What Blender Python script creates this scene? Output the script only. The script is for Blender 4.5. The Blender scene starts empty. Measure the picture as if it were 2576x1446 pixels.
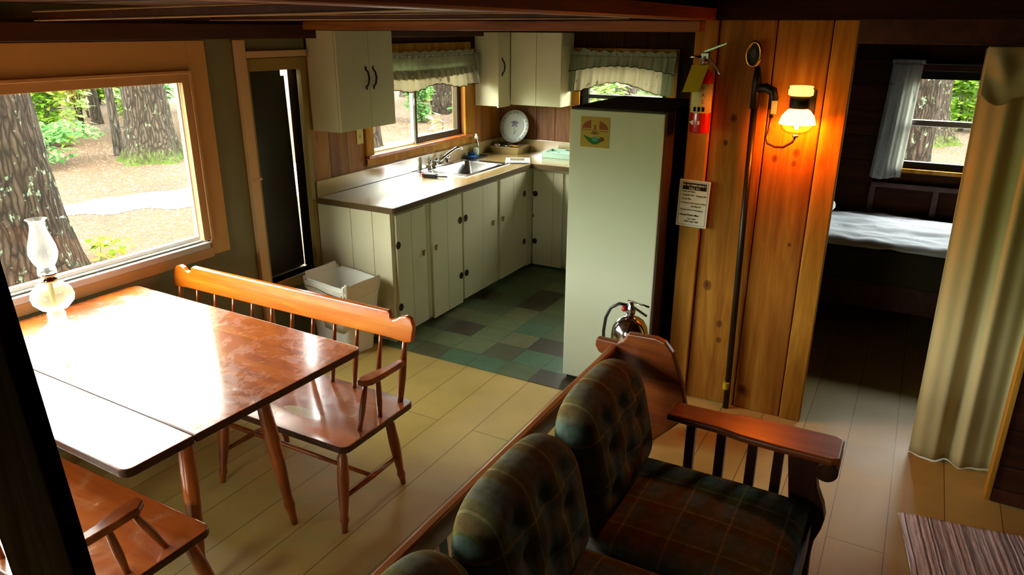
import bpy, bmesh, math, random
from mathutils import Vector, Matrix, noise
random.seed(7)
SC = bpy.context.scene
COL = SC.collection
PI = math.pi

# ------------------------------------------------------------ camera
cam_d = bpy.data.cameras.new('camera'); cam = bpy.data.objects.new('camera', cam_d); COL.objects.link(cam)
PITCH, YAW, ROLL, CAMZ = math.radians(19.554), math.radians(28.847), math.radians(.263), 2.1
fw = Vector((-math.sin(YAW)*math.cos(PITCH), math.cos(YAW)*math.cos(PITCH), -math.sin(PITCH)))
rt = Vector((math.cos(YAW), math.sin(YAW), 0)); up = rt.cross(fw)
rt2 = rt*math.cos(ROLL)+up*math.sin(ROLL); up2 = -rt*math.sin(ROLL)+up*math.cos(ROLL)
m = Matrix((rt2, up2, -fw)).transposed().to_4x4(); m.translation = (0, 0, CAMZ)
cam.matrix_world = m
cam_d.sensor_width = 36; cam_d.lens = 1833/2576*36; cam_d.clip_start = .02; cam_d.clip_end = 400
SC.camera = cam

# ------------------------------------------------------------ world, windows' daylight, exposure
SC.view_settings.view_transform = 'Standard'; SC.view_settings.look = 'None'
SC.view_settings.gamma = 1; SC.view_settings.use_curve_mapping = False
SC.view_settings.exposure = 0.5
SKY = 23.0
W = bpy.data.worlds.new('sky'); SC.world = W; W.use_nodes = True
wn = W.node_tree; wn.nodes.clear()
wo = wn.nodes.new('ShaderNodeOutputWorld'); wb = wn.nodes.new('ShaderNodeBackground')
wt = wn.nodes.new('ShaderNodeTexCoord'); wsep = wn.nodes.new('ShaderNodeSeparateXYZ')
wr = wn.nodes.new('ShaderNodeValToRGB')
wn.links.new(wt.outputs['Generated'], wsep.inputs[0]); wn.links.new(wsep.outputs['Z'], wr.inputs[0])
e = wr.color_ramp.elements
e[0].position = .0; e[0].color = (.13, .19, .07, 1)
e[1].position = .17; e[1].color = (.98, 1, .95, 1)
x_ = e.new(.07); x_.color = (.20, .25, .13, 1)
wb.inputs[1].default_value = SKY
wn.links.new(wr.outputs[0], wb.inputs[0]); wn.links.new(wb.outputs[0], wo.inputs[0])

def area(name, loc, rot, sx, sy, power, col=(1, 1, 1), portal=False):
    l = bpy.data.lights.new(name, 'AREA'); l.shape = 'RECTANGLE'; l.size = sx; l.size_y = sy
    l.energy = power; l.color = col
    o = bpy.data.objects.new(name, l); COL.objects.link(o); o.location = loc; o.rotation_euler = rot
    if portal: l.cycles.is_portal = True
    return o
R90 = PI/2
# portals that help the renderer find the sky through the windows, seen ones and added fill ones
area('portal_picture', (-3.8, 1.66, 1.36), (0, -R90, 0), .9, 2.2, 1, portal=True)
area('portal_side', (-3.8, -.7, 1.38), (0, -R90, 0), .95, 1.65, 1, portal=True)
area('portal_rear', (-1.9, -1.93, 1.4), (R90, 0, 0), 1.0, 1.0, 1, portal=True)
area('portal_sink', (-3.8, 5.0, 1.5), (0, -R90, 0), .7, 1.45, 1, portal=True)
area('portal_back', (-2.4, 6.5, 1.5), (-R90, 0, 0), .85, .7, 1, portal=True)
area('portal_bedroom', (.32, 6.5, 1.46), (-R90, 0, 0), .9, .75, 1, portal=True)

# ------------------------------------------------------------ mesh helpers
def lin(h):
    h = h.lstrip('#'); c = [int(h[i:i+2], 16)/255 for i in (0, 2, 4)]
    return tuple(((v/12.92) if v <= .04045 else ((v+.055)/1.055)**2.4) for v in c)+(1,)

class B:
    def __init__(s): s.bm = bmesh.new()
    def box(s, x0, x1, y0, y1, z0, z1):
        v = [s.bm.verts.new((x, y, z)) for z in (z0, z1) for y in (y0, y1) for x in (x0, x1)]
        for f in ((0, 2, 3, 1), (4, 5, 7, 6), (0, 1, 5, 4), (2, 6, 7, 3), (0, 4, 6, 2), (1, 3, 7, 5)):
            s.bm.faces.new([v[i] for i in f])
        return s
    def hull8(s, lo, hi):
        """box from two quads (4 points each, same order)"""
        v = [s.bm.verts.new(p) for p in list(lo)+list(hi)]
        s.bm.faces.new(v[3::-1]); s.bm.faces.new(v[4:])
        for i in range(4):
            j = (i+1) % 4; s.bm.faces.new((v[i], v[j], v[4+j], v[4+i]))
        return s
    def tube(s, pts, r, n=12, cap=True):
        pts = [Vector(p) for p in pts]
        rs = r if isinstance(r, (list, tuple)) else [r]*len(pts)
        rings = []; prev = None
        for i, p in enumerate(pts):
            t = (pts[min(i+1, len(pts)-1)]-pts[max(i-1, 0)]).normalized()
            if prev is None:
                a = Vector((0, 0, 1)) if abs(t.z) < .9 else Vector((1, 0, 0))
                nrm = t.cross(a).normalized()
            else:
                nrm = (prev-t*prev.dot(t)).normalized()
            prev = nrm; bn = t.cross(nrm)
            rings.append([s.bm.verts.new(p+(nrm*math.cos(2*PI*k/n)+bn*math.sin(2*PI*k/n))*rs[i]) for k in range(n)])
        for a, b in zip(rings, rings[1:]):
            for k in range(n):
                s.bm.faces.new((a[k], a[(k+1) % n], b[(k+1) % n], b[k]))
        if cap:
            s.bm.faces.new(rings[0][::-1]); s.bm.faces.new(rings[-1])
        return s
    def lathe(s, prof, loc=(0, 0, 0), n=32, axis='Z', cap=True):
        loc = Vector(loc); rings = []
        for r, h in prof:
            ring = []
            for k in range(n):
                a = 2*PI*k/n; c, d = r*math.cos(a), r*math.sin(a)
                q = {'Z': (c, d, h), 'Y': (d, h, c), 'X': (h, c, d)}[axis]
                ring.append(s.bm.verts.new(loc+Vector(q)))
            rings.append(ring)
        for a, b in zip(rings, rings[1:]):
            for k in range(n): s.bm.faces.new((a[k], a[(k+1) % n], b[(k+1) % n], b[k]))
        if cap:
            s.bm.faces.new(rings[0][::-1]); s.bm.faces.new(rings[-1])
        return s
    def prism(s, poly, axis, a, b):
        """polygon extruded along axis from a to b"""
        def q(u, v, w):
            return {'X': (w, u, v), 'Y': (u, w, v), 'Z': (u, v, w)}[axis]
        l = [s.bm.verts.new(q(u, v, a)) for u, v in poly]; h = [s.bm.verts.new(q(u, v, b)) for u, v in poly]
        s.bm.faces.new(l[::-1]); s.bm.faces.new(h); n = len(poly)
        for i in range(n): s.bm.faces.new((l[i], l[(i+1) % n], h[(i+1) % n], h[i]))
        return s
    def grid(s, nu, nv, fn, close_u=False):
        g = [[s.bm.verts.new(fn(i/(nu if close_u else nu-1), j/(nv-1))) for j in range(nv)] for i in range(nu)]
        for i in range(nu if close_u else nu-1):
            for j in range(nv-1):
                k = (i+1) % nu
                s.bm.faces.new((g[i][j], g[k][j], g[k][j+1], g[i][j+1]))
        return g
    def sphere(s, loc, r, n=20, sc=(1, 1, 1)):
        k = n//2
        prof = [(max(1e-4, r*math.sin(PI*i/k)), -r*math.cos(PI*i/k)) for i in range(k+1)]
        st = len(s.bm.verts); s.lathe(prof, (0, 0, 0), n)
        s.bm.verts.ensure_lookup_table()
        for v in list(s.bm.verts)[st:]:
            v.co = Vector((v.co.x*sc[0], v.co.y*sc[1], v.co.z*sc[2]))+Vector(loc)
        return s
    def text(s, txt, org, xd, yd, size, depth=.0004, align='LEFT', bold=0.0):
        cu = bpy.data.curves.new('t', 'FONT'); cu.body = txt; cu.size = size; cu.align_x = align
        cu.extrude = depth; cu.offset = bold; cu.resolution_u = 2
        o = bpy.data.objects.new('t', cu); COL.objects.link(o)
        bpy.context.view_layer.update()
        me = bpy.data.meshes.new_from_object(o.evaluated_get(bpy.context.evaluated_depsgraph_get()))
        xd = Vector(xd).normalized(); yd = Vector(yd).normalized(); zd = xd.cross(yd)
        M = Matrix((xd, yd, zd)).transposed().to_4x4(); M.translation = Vector(org)
        me.transform(M); s.bm.from_mesh(me)
        bpy.data.objects.remove(o); bpy.data.curves.remove(cu); bpy.data.meshes.remove(me)
        return s
    def xf(s, M):
        s.bm.transform(M); return s
    def build(s, name, mat, parent=None, smooth=False, bevel=0, local=False, solid=0, subd=0, seg=2):
        bmesh.ops.recalc_face_normals(s.bm, faces=s.bm.faces[:]) if not solid else None
        off = Vector((0, 0, 0))
        if parent is not None:
            if not local:
                p = parent
                while p: off += p.location; p = p.parent
        elif not local:
            co = [v.co for v in s.bm.verts]
            off = Vector(((min(c.x for c in co)+max(c.x for c in co))/2, (min(c.y for c in co)+max(c.y for c in co))/2, min(c.z for c in co)))
        if off.length: bmesh.ops.translate(s.bm, verts=s.bm.verts[:], vec=-off)
        me = bpy.data.meshes.new(name); s.bm.to_mesh(me); s.bm.free()
        me.materials.append(mat)
        o = bpy.data.objects.new(name, me); COL.objects.link(o)
        if parent is not None: o.parent = parent
        elif not local: o.location = off
        if smooth:
            for p in me.polygons: p.use_smooth = True
        if solid:
            md = o.modifiers.new('s', 'SOLIDIFY'); md.thickness = solid; md.offset = 0
        if bevel:
            md = o.modifiers.new('b', 'BEVEL'); md.width = bevel; md.segments = seg; md.limit_method = 'ANGLE'; md.angle_limit = .6
        if subd:
            md = o.modifiers.new('d', 'SUBSURF'); md.levels = subd; md.render_levels = subd
        return o

def tag(o, label, cat, group=None):
    o['label'] = label; o['category'] = cat
    if group: o['group'] = group
    return o
def thing(name, loc, label, cat, group=None, rz=0):
    o = bpy.data.objects.new(name, None); COL.objects.link(o); o.empty_display_size = .05
    o.location = loc; o.rotation_euler = (0, 0, rz)
    return tag(o, label, cat, group)
def struct(o): o['kind'] = 'structure'; return o
def sempty(name, loc):
    o = bpy.data.objects.new(name, None); COL.objects.link(o); o.empty_display_size = .05; o.location = loc
    return struct(o)
def copy_tree(o, parent=None):
    c = o.copy(); COL.objects.link(c)
    if parent: c.parent = parent
    for ch in o.children: copy_tree(ch, c)
    return c

# ------------------------------------------------------------ materials
class N:
    def __init__(s, name):
        s.m = bpy.data.materials.new(name); s.m.use_nodes = True; s.t = s.m.node_tree; s.t.nodes.clear()
        s.out = s.t.nodes.new('ShaderNodeOutputMaterial')
    def n(s, typ, **kw):
        nd = s.t.nodes.new('ShaderNode'+typ)
        for k, v in kw.items(): setattr(nd, k, v)
        return nd
    def set(s, sock, v):
        if isinstance(v, bpy.types.NodeSocket): s.t.links.new(v, sock)
        else: sock.default_value = v
    def math(s, op, a, b=0.0, c=0.0):
        nd = s.n('Math', operation=op)
        for i, v in enumerate((a, b, c)): s.set(nd.inputs[i], v)
        return nd.outputs[0]
    def mix(s, f, a, b, mode='MIX'):
        nd = s.n('Mix', data_type='RGBA', blend_type=mode)
        s.set(nd.inputs[0], f); s.set(nd.inputs[6], a); s.set(nd.inputs[7], b)
        return nd.outputs[2]
    def ramp(s, f, stops):
        nd = s.n('ValToRGB'); e = nd.color_ramp.elements
        while len(e) < len(stops): e.new(.5)
        for q, (p, c) in zip(e, stops): q.position = p; q.color = c if len(c) == 4 else (*c, 1)
        s.set(nd.inputs[0], f); return nd.outputs[0]
    def coords(s, rnd=True):
        tc = s.n('TexCoord'); v = tc.outputs['Object']
        if rnd:
            oi = s.n('ObjectInfo'); mv = s.n('VectorMath', operation='ADD')
            mu = s.math('MULTIPLY', oi.outputs['Random'], 13.0)
            s.t.links.new(v, mv.inputs[0]); s.t.links.new(mu, mv.inputs[1]); v = mv.outputs[0]
        return v
    def scale(s, v, sc, loc=(0, 0, 0)):
        mp = s.n('Mapping'); mp.inputs['Scale'].default_value = sc; mp.inputs['Location'].default_value = loc
        s.t.links.new(v, mp.inputs[0]); return mp.outputs[0]
    def noise(s, v, sc, det=4, rough=.55, dist=0):
        nd = s.n('TexNoise'); nd.inputs['Scale'].default_value = sc; nd.inputs['Detail'].default_value = det
        nd.inputs['Roughness'].default_value = rough; nd.inputs['Distortion'].default_value = dist
        if v is not None: s.t.links.new(v, nd.inputs['Vector'])
        return nd.outputs[0]
    def bsdf(s, col, rough=.5, spec=.5, metal=0, bump=None, bd=.1, coat=0, coatr=.1, trans=0, ior=None, emis=None, es=0):
        p = s.n('BsdfPrincipled')
        s.set(p.inputs['Base Color'], col); s.set(p.inputs['Roughness'], rough); s.set(p.inputs['Specular IOR Level'], spec)
        s.set(p.inputs['Metallic'], metal); s.set(p.inputs['Coat Weight'], coat); s.set(p.inputs['Coat Roughness'], coatr)
        s.set(p.inputs['Transmission Weight'], trans)
        if ior: p.inputs['IOR'].default_value = ior
        if emis: p.inputs['Emission Color'].default_value = emis; p.inputs['Emission Strength'].default_value = es
        if bump is not None:
            b = s.n('Bump'); b.inputs['Strength'].default_value = bd; b.inputs['Distance'].default_value = .01
            s.t.links.new(bump, b.inputs['Height']); s.t.links.new(b.outputs[0], p.inputs['Normal'])
        s.t.links.new(p.outputs[0], s.out.inputs[0]); return p

def wood(name, dark, mid, light, grain='Z', plank=None, rough=.45, spec=.4, knots=.7, coat=0, coatr=.12, gs=1.0, fine=.4, spots=()):
    s = N(name); v = s.coords(plank is None)
    gi = 'XYZ'.index(grain); sc = [9*gs]*3; sc[gi] = .8*gs
    seam = None; vid = None
    if plank:
        ax, wd = plank[0], plank[1]; off = plank[2] if len(plank) > 2 else 0
        sp = s.n('SeparateXYZ'); s.t.links.new(v, sp.inputs[0])
        q = s.math('DIVIDE', s.math('ADD', sp.outputs['XYZ'.index(ax)], 50*wd+off), wd)
        idn = s.math('FLOOR', q); fr = s.math('FRACT', q)
        w1 = s.n('TexWhiteNoise', noise_dimensions='1D'); s.t.links.new(idn, w1.inputs['W']); vid = w1.outputs['Value']
        mv = s.n('VectorMath', operation='ADD'); s.t.links.new(v, mv.inputs[0])
        s.t.links.new(s.math('MULTIPLY', vid, 21.0), mv.inputs[1]); v = mv.outputs[0]
        ed = s.math('MINIMUM', fr, s.math('SUBTRACT', 1.0, fr))
        seam = s.math('SMOOTH_MIN', s.math('MULTIPLY', ed, wd/.006), 1.0, .1)
    g = s.scale(v, sc)
    n1 = s.noise(g, 1.0, 5, .6, 1.2)
    g2 = s.scale(v, [c*6 for c in sc]); n2 = s.noise(g2, 1.0, 3, .6, .2)
    f = s.math('ADD', s.math('MULTIPLY', n1, 1-fine*.5), s.math('MULTIPLY', n2, fine*.5))
    col = s.ramp(f, [(.28, dark), (.5, mid), (.72, light)])
    if knots:
        ks = [5.5]*3; ks[gi] = 2.4
        kv = s.n('TexVoronoi'); s.t.links.new(s.scale(v, ks), kv.inputs['Vector']); kv.inputs['Scale'].default_value = 1
        km = s.ramp(kv.outputs['Distance'], [(.05, (1, 1, 1)), (.16, (0, 0, 0))])
        col = s.mix(s.math('MULTIPLY', km, knots), col, tuple(c*.22 for c in dark[:3])+(1,))
    if spots:
        sp = s.n('SeparateXYZ'); s.t.links.new(s.coords(False), sp.inputs[0]); nk = s.noise(s.coords(False), 30, 2)
        for (kx, kz, kr) in spots:
            dx = s.math('POWER', s.math('DIVIDE', s.math('SUBTRACT', sp.outputs[0], kx), kr), 2.0); dz = s.math('POWER', s.math('DIVIDE', s.math('SUBTRACT', sp.outputs[2], kz), kr*1.3), 2.0)
            d = s.math('ADD', s.math('ADD', dx, dz), s.math('MULTIPLY', nk, .5))
            col = s.mix(s.ramp(d, [(.2, (.92, .92, .92)), (.62, (.5, .5, .5)), (.72, (.8, .8, .8)), (1.25, (0, 0, 0))]), col, (.05, .014, .003, 1))
    if plank:
        col = s.mix(1.0, col, s.ramp(vid, [(0, (.72, .70, .66)), (1, (1.12, 1.1, 1.06))]), 'MULTIPLY')
        col = s.mix(seam, (.006, .004, .002, 1), col)
    bh = seam if seam is not None else n2
    s.bsdf(col, rough, spec, bump=bh, bd=.25 if plank else .06, coat=coat, coatr=coatr)
    return s.m

def plain(name, col, rough=.5, spec=.5, metal=0, var=.12, sc=6, bump=0, bs=60, **kw):
    s = N(name); v = s.coords()
    n1 = s.noise(v, sc, 3)
    c = s.mix(n1, tuple(x*(1-var) for x in col[:3])+(1,), tuple(min(1, x*(1+var)) for x in col[:3])+(1,))
    b = s.noise(v, bs, 2) if bump else None
    s.bsdf(c, rough, spec, metal, bump=b, bd=bump, **kw); return s.m

def glass(name, tint=(1, 1, 1, 1), refl=.07, edge=None):
    s = N(name)
    t = s.n('BsdfTransparent'); t.inputs[0].default_value = tint
    g = s.n('BsdfGlossy'); g.inputs['Roughness'].default_value = .02
    mx = s.n('MixShader')
    if edge:
        lw = s.n('LayerWeight'); lw.inputs[0].default_value = .35
        f = s.math('ADD', refl, s.math('MULTIPLY', lw.outputs['Facing'], edge)); s.t.links.new(f, mx.inputs[0])
    else: mx.inputs[0].default_value = refl
    s.t.links.new(t.outputs[0], mx.inputs[1]); s.t.links.new(g.outputs[0], mx.inputs[2])
    s.t.links.new(mx.outputs[0], s.out.inputs[0]); return s.m

def cloth_mat(name, base, spots=None, sc=14, thr=.62, rough=.9, translucent=0.0, vein=.15):
    s = N(name); v = s.coords(False)
    n1 = s.noise(v, 3, 3)
    c = s.mix(n1, tuple(x*(1-vein) for x in base[:3])+(1,), tuple(min(1, x*(1+vein)) for x in base[:3])+(1,))
    if spots:
        n2 = s.noise(s.scale(v, (sc, sc, sc*.7)), 1.0, 2, .5, 1.5)
        c = s.mix(s.ramp(n2, [(thr, (0, 0, 0)), (thr+.05, (1, 1, 1))]), c, spots)
    w = s.noise(v, 420, 1)
    p = s.bsdf(c, rough, .05, bump=w, bd=.03)
    if translucent:
        tr = s.n('BsdfTranslucent'); s.t.links.new(c, tr.inputs[0]); mx = s.n('MixShader'); mx.inputs[0].default_value = translucent
        s.t.links.new(p.outputs[0], mx.inputs[1]); s.t.links.new(tr.outputs[0], mx.inputs[2]); s.t.links.new(mx.outputs[0], s.out.inputs[0])
    return s.m

def plaid(name, ax, ay):
    s = N(name); v = s.coords(False)
    sp = s.n('SeparateXYZ'); s.t.links.new(v, sp.inputs[0])
    nz = s.noise(v, 5, 3)
    def band(a, per, lo, hi, ph=0):
        q = s.math('ADD', s.math('DIVIDE', sp.outputs['XYZ'.index(a)], per), s.math('MULTIPLY', nz, .06))
        fr = s.math('FRACT', s.math('ADD', q, 20+ph))
        return s.math('MULTIPLY', s.math('GREATER_THAN', fr, lo), s.math('LESS_THAN', fr, hi))
    slate, rose, olive, tan, rust = lin('#627470'), lin('#78664c'), lin('#606338'), lin('#a08c60'), lin('#6d4628')
    c = s.mix(s.math('MULTIPLY', band(ax, .17, .0, .5), .75), olive, slate)
    c = s.mix(s.math('MULTIPLY', band(ay, .17, .0, .45, .2), .55), c, rose)
    c = s.mix(s.math('MULTIPLY', band(ax, .17, .55, .72), .4), c, rust)
    c = s.mix(s.math('MULTIPLY', band(ax, .17, .76, .81), .55), c, tan)
    c = s.mix(s.math('MULTIPLY', band(ay, .17, .62, .67, .2), .55), c, tan)
    n2 = s.noise(v, 40, 4); c = s.mix(.45, c, s.ramp(n2, [(.3, (.3, .3, .28)), (.7, (1.2, 1.15, 1.05))]), 'MULTIPLY')
    s.bsdf(c, 1.0, .0, bump=s.noise(v, 260, 1), bd=.08); return s.m

M = {}
M['pine_front'] = wood('knotty_pine', lin('#6e3a10'), lin('#996018'), lin('#b5842f'), 'Z', rough=.62, spec=.15, knots=.0, coat=0, coatr=.3, spots=((-.17, 1.66, .022), (.06, 1.47, .020), (.163, 1.505, .022), (.158, 1.45, .016), (-.13, .50, .022), (-.125, .40, .018), (-.2, 1.53, .016), (.035, .12, .03), (.19, 1.02, .012), (-.22, .72, .03)))
M['pine_trim'] = wood('pine_trim', lin('#7c480d'), lin('#a97320'), lin('#c4923a'), 'Z', rough=.6, spec=.15, knots=.35)
M['pine_wall'] = wood('kitchen_pine_boards', lin('#6a3608'), lin('#a06114'), lin('#bf8528'), 'Z', plank=('Y', .19, .06), rough=.5, knots=.6)
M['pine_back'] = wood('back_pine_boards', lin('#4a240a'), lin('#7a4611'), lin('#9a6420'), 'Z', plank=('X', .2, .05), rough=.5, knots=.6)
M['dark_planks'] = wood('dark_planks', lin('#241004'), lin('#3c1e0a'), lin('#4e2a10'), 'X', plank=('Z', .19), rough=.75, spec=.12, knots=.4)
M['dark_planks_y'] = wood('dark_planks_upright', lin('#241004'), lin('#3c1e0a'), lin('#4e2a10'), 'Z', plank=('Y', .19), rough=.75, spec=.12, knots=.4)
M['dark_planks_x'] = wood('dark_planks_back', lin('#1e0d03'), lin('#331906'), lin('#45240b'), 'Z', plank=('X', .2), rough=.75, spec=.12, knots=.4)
M['beam'] = wood('beam_wood', lin('#5c2d0c'), lin('#935217'), lin('#b3752f'), 'X', rough=.5, knots=.5)
M['beam_y'] = wood('loft_beam_wood', lin('#54220a'), lin('#8a3d10'), lin('#ab5c28'), 'Y', rough=.5, knots=.6)
M['beam_light'] = wood('worn_joist_wood', lin('#6b4a26'), lin('#94703d'), lin('#b89a67'), 'X', rough=.6, knots=.2)  # lighter tone paints the light caught by the joist edges
M['plate'] = wood('wall_plate_wood', lin('#2a0f05'), lin('#431b09'), lin('#57280f'), 'Y', rough=.5, knots=.4)
M['ceil'] = wood('ceiling_boards', lin('#2e1606'), lin('#49260d'), lin('#5f3716'), 'Y', plank=('X', .18), rough=.6, knots=.5)
M['tan_panel'] = plain('tan_painted_panel', lin('#d0a25e'), .6, .3, var=.1, sc=3, bump=.05)
M['tan_trim'] = plain('tan_painted_trim', lin('#c69c64'), .5, .4, var=.08, bump=.04)
M['sill_white'] = plain('aluminium_sill', lin('#cfccc6'), .35, .5, var=.05)
M['sill_bright'] = plain('white_painted_sill', lin('#e6e3dc'), .4, .5, var=.03)
M['grey_panel'] = plain('grey_green_wallboard', lin('#7d7a58'), .6, .3, var=.15, sc=3)
M['door_trim'] = plain('pinkish_casing', lin('#d9b583'), .55, .3, var=.06)
M['olive_trim'] = plain('olive_frame_paint', lin('#9c8648'), .55, .3, var=.1)
M['dark_panel'] = plain('dark_door_board', lin('#2d2a20'), .45, .4, var=.25, sc=5)
M['white_paint'] = plain('cream_cabinet_paint', lin('#cfc7a4'), .45, .4, var=.05, sc=4, bump=.03, bs=200)
M['fridge'] = plain('fridge_enamel', lin('#c3c8ac'), .35, .5, var=.03, bump=.08, bs=260)
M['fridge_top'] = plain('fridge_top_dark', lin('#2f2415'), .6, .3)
M['iron'] = plain('black_iron', lin('#1d1b18'), .45, .5, metal=.6)
M['bronze'] = plain('dark_bronze', lin('#3a2f20'), .4, .5, metal=.6)
M['knob'] = plain('wooden_knob', lin('#8a6a3c'), .5, .4)
M['chrome'] = plain('chrome', (.8, .8, .8, 1), .1, .5, metal=1, var=.02)
M['steel'] = plain('brushed_steel', (.62, .62, .6, 1), .22, .5, metal=1, var=.05, sc=20)
M['steel_dull'] = plain('dull_steel', (.45, .45, .43, 1), .3, .5, metal=1, var=.08)
M['laminate'] = plain('tan_laminate', lin('#b79a62'), .2, .9, var=.08, sc=8, coat=1, coatr=.2, ior=2.0)
M['edge_dark'] = plain('dark_counter_edge', lin('#5b4526'), .35, .5)
M['black'] = plain('black_plastic', lin('#15140f'), .4, .5)
M['red_plastic'] = plain('red_plastic', lin('#9c1a12'), .35, .5)
M['white_plastic'] = plain('white_plastic', lin('#dcdccf'), .4, .5, var=.04)
M['bin_plastic'] = plain('bin_plastic', lin('#e2e0d2'), .4, .5, var=.04)
M['liner'] = plain('bin_liner', lin('#e6e0cc'), .35, .6, var=.06, bump=.25, bs=18)
M['red_paint'] = plain('extinguisher_red', lin('#c01408'), .22, .6, var=.05, coat=.5, coatr=.08)
M['paper'] = plain('paper', lin('#dfdccb'), .8, .2, var=.03)
M['ink'] = plain('black_ink', lin('#1c1b16'), .8, .2)
M['brass'] = plain('brass', lin('#c08a2e'), .25, .5, metal=1, var=.08)
M['yellow_tag'] = plain('yellow_card', lin('#b29a12'), .7, .2, var=.06)
M['yellow_label'] = plain('pale_yellow_label', lin('#d6c98a'), .6, .3)
M['mint'] = plain('mint_plastic', lin('#b8d8c4'), .35, .5, var=.03)
M['beige_plastic'] = plain('tan_plastic', lin('#9c8450'), .45, .4)
M['blue'] = plain('blue_sponge', lin('#2f63b0'), .9, .1, bump=.6, bs=120)
M['blue_dark'] = plain('navy_scourer', lin('#1d3157'), .9, .1, bump=.6, bs=120)
M['soap_green'] = plain('green_soap', lin('#3fae22'), .2, .5, trans=.3)
M['clear_plastic'] = glass('clear_plastic', (.86, .93, .86, 1), .12, .3)
M['china'] = plain('glazed_china', lin('#b9bcae'), .2, .6, var=.06, sc=14)
M['purple'] = plain('purple_glaze', lin('#574a66'), .3, .5); M['leaf_glaze'] = plain('green_glaze', lin('#3f6a3d'), .3, .5)
M['grey_glaze'] = plain('grey_blue_glaze', lin('#8a8f96'), .3, .5, var=.3, sc=40)
M['pane'] = glass('window_glass', (.97, .99, .97, 1), .045)
def white_glass(name, tint, lo, hi, body):
    s = N(name); t = s.n('BsdfTransparent'); t.inputs[0].default_value = tint
    g = s.n('BsdfGlossy'); g.inputs['Roughness'].default_value = .05
    tr = s.n('BsdfTranslucent'); tr.inputs[0].default_value = body; df = s.n('BsdfDiffuse'); df.inputs[0].default_value = body
    m0 = s.n('MixShader'); m0.inputs[0].default_value = .5; s.t.links.new(tr.outputs[0], m0.inputs[1]); s.t.links.new(df.outputs[0], m0.inputs[2])
    lw = s.n('LayerWeight'); lw.inputs[0].default_value = .3
    m1 = s.n('MixShader'); s.t.links.new(s.math('ADD', lo, s.math('MULTIPLY', lw.outputs['Facing'], hi)), m1.inputs[0])
    s.t.links.new(t.outputs[0], m1.inputs[1]); s.t.links.new(m0.outputs[0], m1.inputs[2])
    m2 = s.n('MixShader'); m2.inputs[0].default_value = .07; s.t.links.new(m1.outputs[0], m2.inputs[1]); s.t.links.new(g.outputs[0], m2.inputs[2])
    s.t.links.new(m2.outputs[0], s.out.inputs[0]); return s.m
M['lamp_glass'] = white_glass('lamp_glass', (.95, .95, .94, 1), .10, .75, (.95, .94, .92, 1))
M['oil'] = white_glass('lamp_oil_glass', (.90, .88, .70, 1), .16, .6, (.93, .92, .80, 1))
M['amber_glass'] = glass('amber_glass', (1.0, .72, .25, 1), .06, .2)
M['cord'] = plain('brown_tubing', lin('#4a1d08'), .35, .5)
M['pipe'] = plain('dark_pipe', lin('#2a2418'), .35, .5, metal=.5)
M['valance_top'] = cloth_mat('sheer_grey_green', lin('#a9ad92'), None, translucent=.4)
M['valance_low'] = cloth_mat('floral_cream', lin('#d6cfb8'), lin('#9a947c'), 11, .66, translucent=.4)
M['black_cord'] = plain('dark_edging', lin('#22201a'), .8, .1)
M['curtain_grey'] = cloth_mat('grey_floral_sheer', lin('#cfcfc8'), lin('#8b8f88'), 9, .64, translucent=.6)
M['curtain_tan'] = cloth_mat('khaki_drape', lin('#cabb86'), None, translucent=.12, vein=.08)
M['bedspread'] = cloth_mat('pale_bedspread', lin('#e4e8f2'), lin('#bfc4d0'), 22, .66, vein=.08)
M['bed_side'] = cloth_mat('dark_bed_skirt', lin('#3f3c28'), None)
M['pillow'] = cloth_mat('pillow_white', lin('#d4d8d4'), None)
M['plaid_yz'] = plaid('plaid_back', 'Y', 'Z'); M['plaid_xy'] = plaid('plaid_seat', 'Y', 'X')
M['sofa_wood'] = wood('sofa_wood', lin('#4a1e08'), lin('#7d3a12'), lin('#a05a22'), 'X', rough=.32, spec=.5, knots=0, coat=.3, coatr=.2)
M['sofa_wood_y'] = wood('sofa_rail_wood', lin('#5a2a0c'), lin('#8d4d1b'), lin('#b27534'), 'Y', rough=.3, spec=.5, knots=0, coat=.3, coatr=.2)
M['sofa_dark'] = wood('sofa_dark_wood', lin('#2a1206'), lin('#43200c'), lin('#5a3014'), 'Z', rough=.4, knots=0)
M['bench_rail'] = wood('bench_rail_wood', lin('#8a3c06'), lin('#b9590c'), lin('#d07a22'), 'X', rough=.22, spec=.6, knots=0, coat=.5, coatr=.12, gs=.8)
M['bench_leg'] = wood('bench_turned_wood', lin('#5a2708'), lin('#873f10'), lin('#a5591c'), 'Z', rough=.3, spec=.5, knots=0, coat=.3)
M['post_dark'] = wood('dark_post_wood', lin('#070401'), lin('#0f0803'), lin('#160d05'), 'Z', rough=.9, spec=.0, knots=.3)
M['emit_mantle'] = N('glowing_mantle'); s_ = M['emit_mantle']; s_.bsdf((1, .8, .5, 1), emis=(1, .62, .2, 1), es=60); M['emit_mantle'] = s_.m
s_ = N('lit_white_glass'); s_.bsdf((.95, .85, .6, 1), .3, emis=(1, .32, .06, 1), es=10); M['lit_shade'] = s_.m
s_ = N('lit_amber_glass'); s_.bsdf((.9, .6, .2, 1), .3, emis=(1, .40, .05, 1), es=4); M['lit_amber'] = s_.m

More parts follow.
